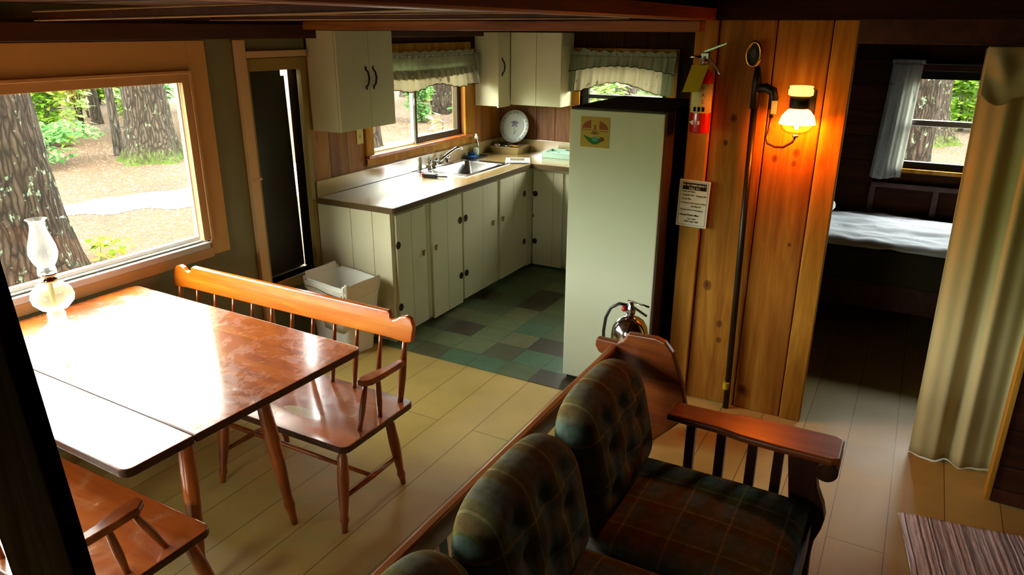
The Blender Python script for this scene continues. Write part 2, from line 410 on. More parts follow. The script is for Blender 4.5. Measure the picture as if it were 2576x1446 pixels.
# worn, glossy seat / table tops
def worn_top(name, dark, mid, light, wear, wear_amt, grain='X', rough=.2, spots=()):
    s = N(name); v = s.coords(False); gi = 'XYZ'.index(grain)
    sc = [8]*3; sc[gi] = .9
    n1 = s.noise(s.scale(v, sc), 1, 5, .6, 1.0)
    col = s.ramp(n1, [(.28, dark), (.5, mid), (.72, light)])
    n2 = s.noise(v, 7, 6, .72, .8); wm = s.ramp(n2, [(.50, (0, 0, 0)), (.76, (1, 1, 1))])
    col = s.mix(s.math('MULTIPLY', wm, wear_amt), col, wear)
    n3 = s.noise(v, 26, 5, .7)
    r = s.math('ADD', s.math('MULTIPLY', wm, .22), s.math('ADD', rough, s.math('MULTIPLY', n3, .1)))
    for (px, py, rx, ry) in spots:
        sp = s.n('SeparateXYZ'); s.t.links.new(v, sp.inputs[0])
        dx = s.math('POWER', s.math('ABSOLUTE', s.math('DIVIDE', s.math('SUBTRACT', sp.outputs[0], px), rx)), 2.0)
        dy = s.math('POWER', s.math('ABSOLUTE', s.math('DIVIDE', s.math('SUBTRACT', sp.outputs[1], py), ry)), 2.0)
        d = s.math('ADD', s.math('ADD', dx, dy), s.math('MULTIPLY', n3, 1.4))
        col = s.mix(s.ramp(d, [(.95, (1, 1, 1)), (1.25, (0, 0, 0))]) if False else s.math('LESS_THAN', d, 1.45), col, lin('#cdb98a'))
    p = s.bsdf(col, r, .7, bump=n3, bd=.02, coat=1, coatr=.1)
    p.inputs['Coat IOR'].default_value = 2.2
    s.set(p.inputs['Coat Roughness'], s.math('ADD', .12, s.math('MULTIPLY', wm, .25)))
    return s.m
M['table_top'] = worn_top('table_top_wood', lin('#7c3305'), lin('#aa5210'), lin('#c2701f'), lin('#a9744a'), .5, 'X')
M['seat_wood'] = worn_top('bench_seat_wood', lin('#73300a'), lin('#a04d16'), lin('#b9682a'), lin('#b98a58'), .45, 'X', .25, ((.45, -.10, .13, .04), (.30, -.16, .1, .045)))

# floor
def floor_mat():
    s = N('tan_vinyl_strips'); v = s.coords(False)
    sp = s.n('SeparateXYZ'); s.t.links.new(v, sp.inputs[0]); cb = s.n('CombineXYZ')
    s.t.links.new(sp.outputs[1], cb.inputs[0]); s.t.links.new(s.math('ADD', sp.outputs[0], .067), cb.inputs[1])
    br = s.n('TexBrick'); s.t.links.new(cb.outputs[0], br.inputs['Vector'])
    br.inputs['Scale'].default_value = 1; br.inputs['Brick Width'].default_value = 6; br.inputs['Row Height'].default_value = .229
    br.inputs['Mortar Size'].default_value = .0022; br.inputs['Mortar Smooth'].default_value = .3
    br.inputs['Color1'].default_value = lin('#ae944e'); br.inputs['Color2'].default_value = lin('#bba45e'); br.inputs['Mortar'].default_value = lin('#5d4722')
    n1 = s.noise(v, 2.2, 5, .6); n2 = s.noise(v, 30, 4, .7)
    c = s.mix(.5, br.outputs['Color'], s.ramp(n1, [(.3, (.62, .60, .55)), (.7, (1.15, 1.12, 1.08))]), 'MULTIPLY')
    c = s.mix(s.ramp(n2, [(.66, (0, 0, 0)), (.78, (.5, .5, .5))]), c, lin('#7a6236'))
    s.bsdf(c, s.math('ADD', .3, s.math('MULTIPLY', n1, .25)), .4, bump=br.outputs['Fac'], bd=-.1); return s.m
def tile_mat():
    s = N('green_floor_tiles'); v = s.coords(False); T = .229
    mp = s.scale(v, (1/T, 1/T, 0), (40.35, 40.1, 0)); fl = s.n('VectorMath', operation='FLOOR'); s.t.links.new(mp, fl.inputs[0])
    w = s.n('TexWhiteNoise', noise_dimensions='2D'); s.t.links.new(fl.outputs[0], w.inputs['Vector'])
    c = s.ramp(w.outputs['Value'], [(0, lin('#3a3122')), (.16, lin('#4c4c33')), (.3, lin('#51603f')), (.5, lin('#656f47')), (.66, lin('#46664a')), (.82, lin('#6d6b48')), (1, lin('#63735a'))])
    c.node.color_ramp.interpolation = 'CONSTANT'
    fr = s.n('VectorMath', operation='FRACTION'); s.t.links.new(mp, fr.inputs[0]); sp = s.n('SeparateXYZ'); s.t.links.new(fr.outputs[0], sp.inputs[0])
    ed = s.math('MINIMUM', s.math('MINIMUM', sp.outputs[0], s.math('SUBTRACT', 1.0, sp.outputs[0])), s.math('MINIMUM', sp.outputs[1], s.math('SUBTRACT', 1.0, sp.outputs[1])))
    c = s.mix(s.math('LESS_THAN', ed, .008), c, lin('#14150d'))
    n = s.noise(v, 12, 5, .7); c = s.mix(.6, c, s.ramp(n, [(.3, (.55, .58, .5)), (.7, (1.2, 1.2, 1.15))]), 'MULTIPLY')
    s.bsdf(c, .35, .5); return s.m
M['floor'] = floor_mat(); M['tiles'] = tile_mat()

# ------------------------------------------------------------ room shell
def wall(name, axis, c0, c1, a0, a1, z0, z1, holes, mat):
    b = B(); cuts = sorted({a0, a1, *[h[0] for h in holes], *[h[1] for h in holes]})
    for u0, u1 in zip(cuts, cuts[1:]):
        if u0 >= a1 or u1 <= a0: continue
        hs = sorted([h for h in holes if h[0] <= u0+1e-6 and h[1] >= u1-1e-6], key=lambda h: h[2])
        z = z0; segs = []
        for h in hs: segs.append((z, h[2])); z = h[3]
        segs.append((z, z1))
        for s0, s1 in segs:
            if s1-s0 < 1e-4: continue
            if axis == 'X': b.box(c0, c1, u0, u1, s0, s1)
            else: b.box(u0, u1, c0, c1, s0, s1)
    return struct(b.build(name, mat, local=True))

XW = -3.65; YB = 6.37
PW = (.55, 2.78, .90, 1.82)          # picture window y0,y1,z0,z1
DP = (3.245, 3.73, .47, 1.88)        # narrow opening with the dark panel
SW = (4.40, 5.70, 1.19, 1.90)        # window over the sink
FILL_SIDE = (-1.5, .1, .92, 1.84)         # unseen window added behind the camera for fill daylight
struct(B().box(-3.77, 2.1, -1.85, 6.5, -.12, 0).build('floor', M['floor'], local=True))
struct(B().box(XW+.002, -1.11, 3.675, YB-.002, 0.0005, .004).build('floor_kitchen', M['tiles'], local=True))
wall('wall_left', 'X', XW-.12, XW, -1.85, 3.765, 0, 2.2, [(PW[0]-.05, PW[1]+.052, PW[2], PW[3]+.04), DP, FILL_SIDE], M['grey_panel'])
wall('wall_kitchen_left', 'X', XW-.12, XW, 3.765, 6.49, 0, 1.93, [SW], M['pine_wall'])
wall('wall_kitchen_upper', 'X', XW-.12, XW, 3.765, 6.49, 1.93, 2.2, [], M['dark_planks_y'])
BW = (-2.80, -1.98, 1.15, 1.86); DW = (-.13, .77, 1.10, 1.82)
wall('wall_kitchen_back', 'Y', YB, YB+.12, XW, -2.80, 0, 1.46, [], M['pine_back'])
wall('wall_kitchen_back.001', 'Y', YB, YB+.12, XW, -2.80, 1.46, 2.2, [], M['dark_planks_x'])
wall('wall_kitchen_back.002', 'Y', YB, YB+.12, -2.80, -1.06, 0, 2.2, [BW], M['dark_planks_x'])
wall('wall_bedroom_back', 'Y', YB, YB+.12, -1.06, 2.1, 0, 2.2, [DW], M['dark_planks'])
wall('wall_right', 'X', 2.0, 2.12, -1.85, 6.49, 0, 3.1, [], M['dark_planks_y'])
wall('wall_front', 'Y', -1.9, -1.78, -3.77, 2.12, 0, 3.1, [(-2.4, -1.4, .9, 1.9)], M['dark_planks'])  # opening for the added rear fill window
struct(B().box(-1.10, -1.02, 4.09, YB, 0, 2.2).build('wall_bedroom_left', M['dark_planks_y'], local=True))
struct(B().box(.58, 2.0, 3.67, 3.73, 0, 2.03).build('wall_partition', M['dark_planks'], local=True))
struct(B().box(.556, .58, 3.66, 3.74, 0, 2.03).build('trim_partition', M['pine_trim'], local=True, bevel=.003))
struct(B().box(.582, 2.0, 3.655, 3.669, 0, .07).build('baseboard_partition', M['plate'], local=True))  # darker strip along the foot of the partition
struct(B().box(-3.77, -1.0, -1.85, 6.49, 2.2, 2.3).build('ceiling', M['ceil'], local=True))
struct(B().box(-1.02, 2.1, 4.09, 6.49, 2.2, 2.3).build('ceiling_bedroom', M['ceil'], local=True))
struct(B().box(-1.0, 2.1, -1.85, 4.1, 3.1, 3.2).build('ceiling_loft', M['ceil'], local=True))
struct(B().box(-1.10, -1.0, -1.85, 4.0, 2.3, 3.1).build('wall_loft', M['dark_planks_y'], local=True))
struct(B().box(-1.0, 2.0, 3.955, 4.06, 2.15, 3.1).build('wall_upper', M['dark_planks'], local=True))
struct(B().box(-.33, 2.0, 3.985, 4.055, 2.04, 2.15).build('trim_header', M['plate'], local=True, bevel=.003))

# plank face of the stub wall between kitchen and bedroom
pf = sempty('wall_planks', (-.7, 4.0, 0))
for x0, x1, mk, yy in ((-1.105, -.99, 'pine_trim', 3.965), (-.985, -.705, 'pine_front', 3.99), (-.70, -.445, 'pine_front', 3.99), (-.44, -.33, 'pine_trim', 3.985)):
    B().box(x0, x1, yy, 4.04, 0, 2.148).build('plank', M[mk], pf, bevel=.006)
B().box(-1.10, -.335, 4.045, 4.09, 0, 2.148).build('backing', M['dark_planks'], pf)

# beams
struct(B().box(XW, XW+.10, -1.78, 6.37, 2.035, 2.12).build('trim_wall_plate', M['plate'], local=True, bevel=.004))
struct(B().box(XW+.10, -1.0, 3.665, 3.76, 2.088, 2.14).build('trim_kitchen_header', M['beam'], local=True, bevel=.004))
struct(B().box(-1.10, -1.0, -1.2, 3.95, 2.142, 2.42).build('trim_loft_beam', M['beam_y'], local=True, bevel=.008))
def joist(name, y0, y1, zl, zr, h):
    t = sempty(name, (-2.3, y0, zl)); xl, xr = -3.54, -1.11
    def bar(nm, mt, ya, yb, d0, d1):
        lo = [(xl, ya, zl+d0), (xr, ya, zr+d0), (xr, yb, zr+d0), (xl, yb, zl+d0)]; hi = [(x, y, z+d1-d0) for x, y, z in lo]
        B().hull8(lo, hi).build(nm, mt, t, bevel=.002)
    bar('board', M['plate'], y0, y1, .0065, h-.0005); bar('worn_edge', M['beam_light'], y0-.004, y1, 0, .006); bar('worn_edge', M['beam_light'], y0-.004, y1, h, h+.007)  # pale strips paint in edge light, dark board the shaded face
joist('trim_joist', 2.0, 2.05, 2.122, 2.155, .036)
joist('trim_joist.001', 2.95, 3.0, 2.134, 2.138, .022)

# picture window with tan casing
w = sempty('window_1', (XW, 1.9, .9))
b = B(); X0, X1 = XW+.001, XW+.022
b.box(X0, X1, .4, PW[0], .80, 2.03).box(X0, X1, PW[1]+.055, 2.96, .80, 2.03).box(X0, X1, PW[0], PW[1]+.055, PW[3]+.05, 2.03)
b.build('wall_casing', M['tan_panel'], w, bevel=.002)
b = B()
for (y0, y1, z0, z1) in ((PW[1]-.005, PW[1]+.06, PW[2]-.0, PW[3]+.055), (PW[0]-.06, PW[0]+.0, PW[2], PW[3]+.055), (PW[0], PW[1]-.005, PW[3]-.01, PW[3]+.055)):
    b.box(X0, XW+.032, y0, y1, z0, z1)
b.box(XW+.032, XW+.042, PW[1]+.04, PW[1]+.058, PW[2], PW[3]+.055).box(XW+.032, XW+.042, PW[0]-.06, PW[1]+.0395, PW[3]+.037, PW[3]+.055)
b.build('frame', M['tan_trim'], w, bevel=.003)
b = B().box(XW-.012, XW+.0005, PW[1]-.018, PW[1]-.0055, PW[2]+.007, PW[3]-.011).box(XW-.012, XW+.0005, PW[0], PW[0]+.02, PW[2]+.007, PW[3]-.011)
b.build('sash', M['sill_bright'], w, bevel=.002)
B().box(XW-.012, XW+.0005, PW[0]+.021, PW[1]-.019, PW[2]+.007, PW[2]+.028).build('sash_bottom', M['sill_bright'], w, bevel=.002)
B().box(XW-.02, XW+.02, PW[0], PW[1]-.0055, PW[2]-.0, PW[2]+.006).build('sill', M['sill_bright'], w)
b = B().box(XW+.001, XW+.034, PW[0]-.06, PW[1]+.03, PW[2]-.05, PW[2]-.02).box(XW+.001, XW+.05, PW[0]-.06, PW[1]+.03, PW[2]-.019, PW[2]-.008)
b.build('sill_nose', M['sill_white'], w, bevel=.003)
B().box(XW+.001, XW+.03, PW[0]-.06, PW[1]+.055, PW[2]-.11, PW[2]-.051).build('apron', M['bench_rail'] if False else M['tan_trim'], w, bevel=.003)
B().box(XW-.008, XW-.004, PW[0]+.01, PW[1]-.012, PW[2]+.02, PW[3]-.005).build('pane', M['pane'], w)

# narrow opening with its dark panel
w = sempty('door_1', (XW, 3.5, .45)); XF = XW+.001
b = B().box(XF, XF+.03, 3.175, 3.245, 0, 2.03)
b.build('casing', M['door_trim'], w, bevel=.003)
B().box(XF, XF+.03, 3.247, 3.755, 1.925, 1.965).build('head_casing', M['door_trim'], w, bevel=.003)
b = B().box(XW-.10, XW+.012, 3.247, 3.275, .42, 1.92).box(XW-.03, XW+.012, 3.705, 3.75, .471, 1.844).box(XW-.10, XW+.012, 3.275, 3.75, 1.845, 1.92).box(XW-.10, XW+.012, 3.275, 3.75, .40, .47)
b.build('frame', M['olive_trim'], w, bevel=.003)
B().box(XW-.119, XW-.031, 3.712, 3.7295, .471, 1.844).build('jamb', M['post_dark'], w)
pts = [(3.22, .44), (3.30, .40), (3.708, .478), (3.682, 1.80), (3.652, 1.80), (3.652, 1.90), (3.22, 1.90)]
B().prism(pts, 'X', XW-.14, XW-.121).build('panel', M['dark_panel'], w, bevel=.002)
B().box(XF+.0, XF+.036, 3.19, 3.262, 1.185, 1.20).build('latch', M['door_trim'], w, bevel=.002)

# window over the sink
w = sempty('window_2', (XW, 5.0, 1.19))
b = B().box(XW-.1, XW+.02, SW[0]-.09, SW[0], SW[2]-.07, SW[3]+.09).box(XW-.1, XW+.02, SW[1]+.001, SW[1]+.11, SW[2]-.07, SW[3]+.09).box(XW+.001, XW+.02, SW[0], SW[1], SW[3], SW[3]+.09)
b.build('casing', M['pine_trim'], w, bevel=.004)
B().box(XW-.1, XW+.045, SW[0]-.09, SW[1]+.11, SW[2]-.028, SW[2]-.002).build('sill', M['bench_rail'], w, bevel=.004)
B().box(XW+.001, XW+.018, SW[0]-.09, SW[1]+.11, SW[2]-.085, SW[2]-.03).build('apron', M['pine_trim'], w, bevel=.002)
b = B().box(XW-.08, XW-.03, 5.0, 5.035, SW[2], SW[3]).box(XW-.08, XW-.03, 5.645, 5.70, SW[2], SW[3]).box(XW-.08, XW-.03, 5.035, 5.645, SW[2], SW[2]+.05).box(XW-.08, XW-.03, 5.035, 5.645, SW[3]-.05, SW[3])
b.build('slider_frame', M['bronze'], w, bevel=.003)
b = B().box(XW-.06, XW-.025, 4.975, 4.998, SW[2], SW[3]).box(XW-.07, XW-.03, SW[0], SW[0]+.03, SW[2], SW[3]).box(XW-.07, XW-.03, SW[0]+.03, 4.975, SW[2], SW[2]+.02).box(XW-.07, XW-.03, SW[0]+.03, 4.975, SW[3]-.02, SW[3])
b.build('fixed_frame', M['steel_dull'], w, bevel=.002)
B().box(XW-.026, XW-.018, 4.982, 4.994, 1.50, 1.56).build('catch', M['white_plastic'], w, bevel=.002)
B().box(XW-.05, XW-.047, 5.035, 5.645, SW[2]+.05, SW[3]-.05).build('pane', M['pane'], w)
B().box(XW-.055, XW-.052, SW[0]+.03, 4.975, SW[2]+.02, SW[3]-.02).build('pane', M['pane'], w)

# small window behind the fridge
w = sempty('window_3', (-2.4, YB, 1.15))
b = B().box(BW[0]-.09, BW[0], YB-.02, YB+.1, BW[2]-.06, BW[3]+.08).box(BW[1], BW[1]+.09, YB-.02, YB+.1, BW[2]-.06, BW[3]+.08).box(BW[0], BW[1], YB-.02, YB-.001, BW[3], BW[3]+.08).box(BW[0], BW[1], YB-.04, YB+.1, BW[2]-.04, BW[2])
b.build('casing', M['pine_trim'], w, bevel=.003)
b = B()
for (x0, x1, z0, z1) in ((BW[0], BW[0]+.07, BW[2], BW[3]), (BW[1]-.05, BW[1], BW[2], BW[3]), (BW[0]+.07, BW[1]-.05, BW[2], BW[2]+.05), (BW[0]+.07, BW[1]-.05, BW[3]-.05, BW[3]), (BW[0]+.07, BW[1]-.05, 1.50, 1.535)):
    b.box(x0, x1, YB+.03, YB+.07, z0, z1)
b.build('frame', M['iron'], w, bevel=.003)
B().box(BW[0]+.07, BW[1]-.05, YB+.046, YB+.05, BW[2]+.05, BW[3]-.05).build('pane', M['pane'], w)

# bedroom window
w = sempty('window_4', (.3, YB, 1.1))
b = B().box(DW[0]-.08, DW[0], YB-.02, YB-.001, DW[2]-.05, DW[3]+.06).box(DW[1], DW[1]+.08, YB-.02, YB-.001, DW[2]-.05, DW[3]+.06).box(DW[0], DW[1], YB-.02, YB-.001, DW[3], DW[3]+.06)
b.build('casing', M['plate'], w, bevel=.003)
B().box(DW[0]-.08, DW[1]+.08, YB-.035, YB-.001, DW[2]-.03, DW[2]-.001).build('sill', M['pine_trim'], w, bevel=.003)
b = B()
for (x0, x1, z0, z1) in ((DW[0], DW[0]+.05, DW[2], DW[3]), (DW[1]-.05, DW[1], DW[2], DW[3]), (DW[0]+.05, DW[1]-.05, DW[2], DW[2]+.05), (DW[0]+.05, DW[1]-.05, DW[3]-.06, DW[3])):
    b.box(x0, x1, YB+.02, YB+.07, z0, z1)
b.build('frame', M['iron'], w, bevel=.003)
b = B().box(DW[0]+.05, DW[1]-.05, YB+.015, YB+.065, 1.42, 1.465)
b.build('meeting_rail', M['steel_dull'], w, bevel=.004)
B().box(DW[0]+.05, DW[1]-.05, YB+.044, YB+.048, DW[2]+.05, DW[3]-.06).build('pane', M['pane'], w)
# ledge and studs under the bedroom window
w = sempty('trim_bedroom', (.2, 6.33, .7))
B().box(-.27, 1.2, YB-.045, YB-.001, .945, .985).build('ledge', M['plate'], w, bevel=.003)
for x in (-.255, .185, .62): B().box(x-.02, x+.02, YB-.04, YB-.001, .55, .944).build('stud', M['plate'], w, bevel=.002)
# unseen windows added behind the camera to let in fill daylight
for i, (ax, c, h) in enumerate((('X', XW-.08, FILL_SIDE), ('Y', -1.86, (-2.4, -1.4, .9, 1.9)))):
    mid = (h[0]+h[1])/2
    w = sempty('window_%d' % (5+i), (c, mid, h[2]) if ax == 'X' else (mid, c, h[2])); b = B(); p = B()
    for (u0, u1, z0, z1) in ((h[0], h[0]+.05, h[2], h[3]), (h[1]-.05, h[1], h[2], h[3]), (h[0]+.05, h[1]-.05, h[2], h[2]+.05), (h[0]+.05, h[1]-.05, h[3]-.05, h[3])):
        b.box(c-.02, c+.02, u0, u1, z0, z1) if ax == 'X' else b.box(u0, u1, c-.02, c+.02, z0, z1)
    q = (h[0]+.05, h[1]-.05, h[2]+.05, h[3]-.05)
    p.box(c-.002, c+.002, *q) if ax == 'X' else p.box(q[0], q[1], c-.002, c+.002, q[2], q[3])
    b.build('frame', M['tan_trim'], w); p.build('pane', M['pane'], w)
#--PART2--
def shade_sides(o, mt):  # darker wood on side faces, their shade put into the colour
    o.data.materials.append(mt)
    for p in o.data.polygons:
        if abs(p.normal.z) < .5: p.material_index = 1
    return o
# ------------------------------------------------------------ fridge
FX0, FX1, FY0, FY1, FZ = -1.74, -1.19, 3.83, 4.66, 1.69
t = thing('fridge', ((FX0+FX1)/2, (FY0+FY1)/2, 0), 'tall cream refrigerator with a yellow sticker on its side', 'refrigerator')
B().box(FX0, FX1, FY0, FY1, .03, FZ-.012).build('body', M['fridge'], t, bevel=.006)
B().box(FX0+.004, FX1-.004, FY0+.004, FY1-.004, FZ-.011, FZ).build('top_panel', M['fridge_top'], t, bevel=.003)  # dark colour stands in for the shade on the fridge top
B().box(FX0+.01, FX1-.01, FY1+.004, FY1+.05, .10, 1.18).build('door', M['fridge'], t, bevel=.01)
B().box(FX1+.001, FX1+.012, FY0+.004, FY1, .02, FZ).build('side_panel', M['fridge_top'], t, bevel=.002)  # added dark sheet, paints the unlit side of the fridge
B().box(FX0+.01, FX1-.01, FY1+.004, FY1+.05, 1.19, FZ-.01).build('freezer_door', M['fridge'], t, bevel=.01)
B().box(FX0+.02, FX1-.02, FY0+.02, FY1-.02, .0, .028).build('base', M['black'], t)
# sticker on the fridge side
y = FY0-.001; sx0, sx1, sz0, sz1 = -1.672, -1.499, 1.474, 1.642
t = thing('fridge_sticker', (-1.585, y, sz0), 'square yellow sticker with tent and half sun on the refrigerator side', 'sticker')
B().box(sx0, sx1, y-.0012, y, sz0, sz1).build('sheet', M['yellow_sheet'] if 'yellow_sheet' in M else M.setdefault('yellow_sheet', plain('mustard_sticker', lin('#a98b0c'), .5, .4, var=.05)), t)
cx_ = (sx0+sx1)/2; cz_ = 1.562
M['st_red'] = plain('sticker_red', lin('#8a4410'), .6, .3); M['st_green'] = plain('sticker_green', lin('#14661c'), .6, .3); M['st_blue'] = plain('sticker_teal', lin('#3b8f80'), .6, .3); M['st_brown'] = plain('sticker_brown', lin('#5a3a0c'), .6, .3)
def wedge(a0, a1, r, cx, cz, cut):
    p = [(cx+cut, cz)]
    for k in range(13):
        a = a0+(a1-a0)*k/12; q = cx+r*1.12*math.cos(a)
        q = max(q, cx+cut) if cut > 0 else min(q, cx+cut)
        p.append((q, cz+r*.72*math.sin(a)))
    return p
B().prism(wedge(0, PI/2*.86, .066, cx_+.004, cz_+.012, .022), 'Y', y-.0019, y-.0013).build('half_sun', M['st_red'], t)
B().prism(wedge(PI, PI/2*1.14, .066, cx_-.002, cz_+.016, -.022), 'Y', y-.0019, y-.0013).build('half_sun', M['st_red'], t)
B().box(sx0+.008, cx_-.024, y-.0019, y-.0013, cz_+.006, cz_+.010).build('horizon_line', M['st_red'], t)
B().box(cx_+.026, sx1-.008, y-.0019, y-.0013, cz_+.0, cz_+.004).build('horizon_line', M['st_red'], t)
b = B()
for sg in (-1, 1):
    b.hull8([(cx_+sg*.006, y-.0020, cz_+.036), (cx_+sg*.010, y-.0020, cz_+.036), (cx_-sg*.002, y-.0020, cz_+.020), (cx_-sg*.004, y-.0020, cz_+.024)], [(cx_+sg*.006, y-.0013, cz_+.036), (cx_+sg*.010, y-.0013, cz_+.036), (cx_-sg*.002, y-.0013, cz_+.020), (cx_-sg*.004, y-.0013, cz_+.024)])
    b.prism([(cx_, cz_+.026), (cx_+sg*.021, cz_-.012), (cx_+sg*.016, cz_-.012), (cx_, cz_+.018)], 'Y', y-.0020, y-.0013)
b.box(cx_-.021, cx_+.021, y-.0020, y-.0013, cz_-.015, cz_-.011)
b.prism([(cx_, cz_+.004), (cx_-.008, cz_-.011), (cx_+.008, cz_-.011)], 'Y', y-.0020, y-.0013)
b.build('tent_mark', M['st_brown'], t)
p = [(cx_-.070+.13*k/12, cz_-.022-.044*math.sin(PI*k/12)-.012*k/12) for k in range(13)]+[(cx_+.060-.13*k/12, cz_-.020-.014*math.sin(PI*k/12)-.012*(12-k)/12) for k in range(1, 12)]
B().prism(p, 'Y', y-.0020, y-.0013).build('green_crescent', M['st_green'], t)
p = [(cx_+.002+.020*math.cos(k*PI/8), cz_-.042+.013*math.sin(k*PI/8)) for k in range(16)]
B().prism(p, 'Y', y-.0024, y-.0021).build('lake_mark', M['st_blue'], t)
p = [(cx_+.042+.016*math.cos(k*PI/8), cz_-.041+.012*math.sin(k*PI/8)) for k in range(16)]
B().prism(p, 'Y', y-.0024, y-.0021).build('rock_mark', M['st_brown'], t)

# ------------------------------------------------------------ base cabinets
CZ = .94; XC = -3.0
def flower_plate(b, cx, cz, X, axis, s=.026):
    """flat butterfly hinge leaf: scalloped round"""
    p = [(cx+s*(1+.10*math.cos(8*a))*math.cos(a)*.9, cz+s*(1+.10*math.cos(8*a))*math.sin(a)) for a in [2*PI*k/30 for k in range(30)]]
    if axis == 'X': b.prism(p, 'X', X, X+.006)
    else: b.prism(p, 'Y', X-.006, X)
    return b
def door_x(par, y0, y1, z0, z1, knob, hinge, split=None, kz=.58):
    o = B(); X = XC; mid = split or (y0+y1)/2
    o.box(X+.001, X+.019, y0, mid-.0015, z0, z1).box(X+.001, X+.019, mid+.0015, y1, z0, z1).box(X+.001, X+.014, mid-.002, mid+.002, z0, z1)
    d = o.build('door', M['white_paint'], par, bevel=.002)
    for (hy, hz) in hinge: flower_plate(B(), hy, hz, X+.0195, 'X').build('hinge', M['bronze'], d)
    if knob:
        k = B(); k.tube([(X+.019, knob, kz), (X+.036, knob, kz), (X+.04, knob, kz+.02), (X+.04, knob, kz-.02)], .007, 8) if False else k.box(X+.019, X+.034, knob-.006, knob+.006, kz-.02, kz+.022).box(X+.025, X+.034, knob-.004, knob+.016, kz+.008, kz+.022)
        k.build('latch', M['knob'], d, bevel=.003)
    return d
def cab(y0, y1, label, tops=(CZ-.008, CZ-.008)):
    t = thing('base_cabinet', ((XW+XC)/2, (y0+y1)/2, 0), label, 'cabinet', 'painted base cabinets')
    b = B().box(XW+.003, XC-.021, y0, y0+.018, .046, tops[0]).box(XW+.003, XC-.021, y1-.018, y1, .046, tops[1]).box(XW+.003, XC-.021, y0+.018, y1-.018, .046, .064).box(XW+.003, XC-.05, y0, y1, 0, .0455)
    b.box(XC-.02, XC, y0, y0+.045, .046, CZ-.008).box(XC-.02, XC, y1-.045, y1, .046, CZ-.008).box(XC-.02, XC, y0+.045, y1-.045, .046, .08).box(XC-.02, XC, y0+.045, y1-.045, CZ-.06, CZ-.008)
    if y1-y0 > .8: b.box(XC-.02, XC, 4.60, 4.635, .08, CZ-.06)
    b.build('carcass', M['white_paint'], t, bevel=.003)
    return t
t = cab(3.77, 4.165, 'narrow cream base cabinet at the open end beside the waste bin')
b = B()
for x0, x1 in ((XW+.003, -3.35), (-3.347, -3.16), (-3.157, XC-.06)): b.box(x0, x1, 3.758, 3.769, .0, CZ-.01)
b.box(XC-.058, XC, 3.752, 3.769, 0, CZ-.01)
b.build('end_panel', M['white_paint'], t, bevel=.003)
door_x(t, 3.79, 4.125, .05, .915, 4.085, ((3.80, .707), (3.80, .257)))
t = cab(4.167, 5.18, 'wide two-door cream base cabinet below the sink, dark butterfly hinges in the middle', (CZ-.008, .80))
door_x(t, 4.205, 4.605, .03, .915, 4.24, ((4.578, .712), (4.578, .264)))
door_x(t, 4.63, 5.155, .05, .915, 5.07, ((4.657, .712), (4.657, .264)), split=4.92)
t = cab(5.182, 5.728, 'cream base cabinet in the inner corner of the counter', (.80, CZ-.008))
door_x(t, 5.205, 5.66, .045, .915, 5.235, ((5.63, .722), (5.63, .282)))
# back run
t = thing('base_cabinet', (-2.5, 6.05, 0), 'cream base cabinet against the back wall behind the refrigerator', 'cabinet', 'painted base cabinets')
B().box(-3.0, -1.80, 5.83, YB-.003, .045, CZ-.008).box(-3.0, -1.80, 5.88, YB-.003, 0, .045).build('carcass', M['white_paint'], t, bevel=.003)
B().box(XC-.04, XC, 5.73, 5.829, .02, CZ-.008).build('corner_stile', M['white_paint'], t, bevel=.003)
for i, (x0, x1) in enumerate(((-2.985, -2.69), (-2.66, -2.25), (-2.24, -1.82))):
    mid = x0+.2 if i == 0 else (x0+x1)/2
    o = B().box(x0, mid-.0015, 5.811, 5.829, .02, .9).box(mid+.0015, x1, 5.811, 5.829, .02, .9).box(mid-.002, mid+.002, 5.816, 5.829, .02, .9)
    d = o.build('door', M['white_paint'], t, bevel=.002)
    if i == 0:
        for z in (.69, .245): flower_plate(B(), -2.962, z, 5.8105, 'Y').build('hinge', M['bronze'], d)
        B().box(-2.982, -2.970, 5.80, 5.811, .47, .50).build('latch', M['knob'], d, bevel=.002)
# worktop
t = thing('countertop', (-3.2, 5.0, CZ), 'tan laminate L-shaped kitchen worktop with low backsplash', 'countertop')
SX0, SX1, SY0, SY1 = -3.565, -3.15, 4.97, 5.57
b = B(); XO = -2.972; x00 = XW+.002
b.box(x00, XO, 3.755, SY0, CZ, .975).box(x00, SX0, SY0, SY1, CZ, .975).box(SX1, XO, SY0, SY1, CZ, .975).box(x00, XO, SY1, YB-.002, CZ, .975).box(XO, -1.79, 5.735, YB-.002, CZ, .975)
b.build('worktop', M['laminate'], t, bevel=.0)
b = B().box(XO+.0005, XO+.006, 3.755, 5.729, CZ-.006, .973).box(XO+.0005, -1.79, 5.728, 5.734, CZ-.006, .973).box(x00, XO, 3.748, 3.7545, CZ-.006, .973)
b.build('edge_band', M['edge_dark'], t, bevel=.001)
b = B().box(x00, x00+.02, 3.76, YB-.003, .9755, 1.088).box(x00+.0205, -1.79, YB-.022, YB-.003, .9755, 1.088)
b.build('backsplash', M['laminate'], t, bevel=.003)
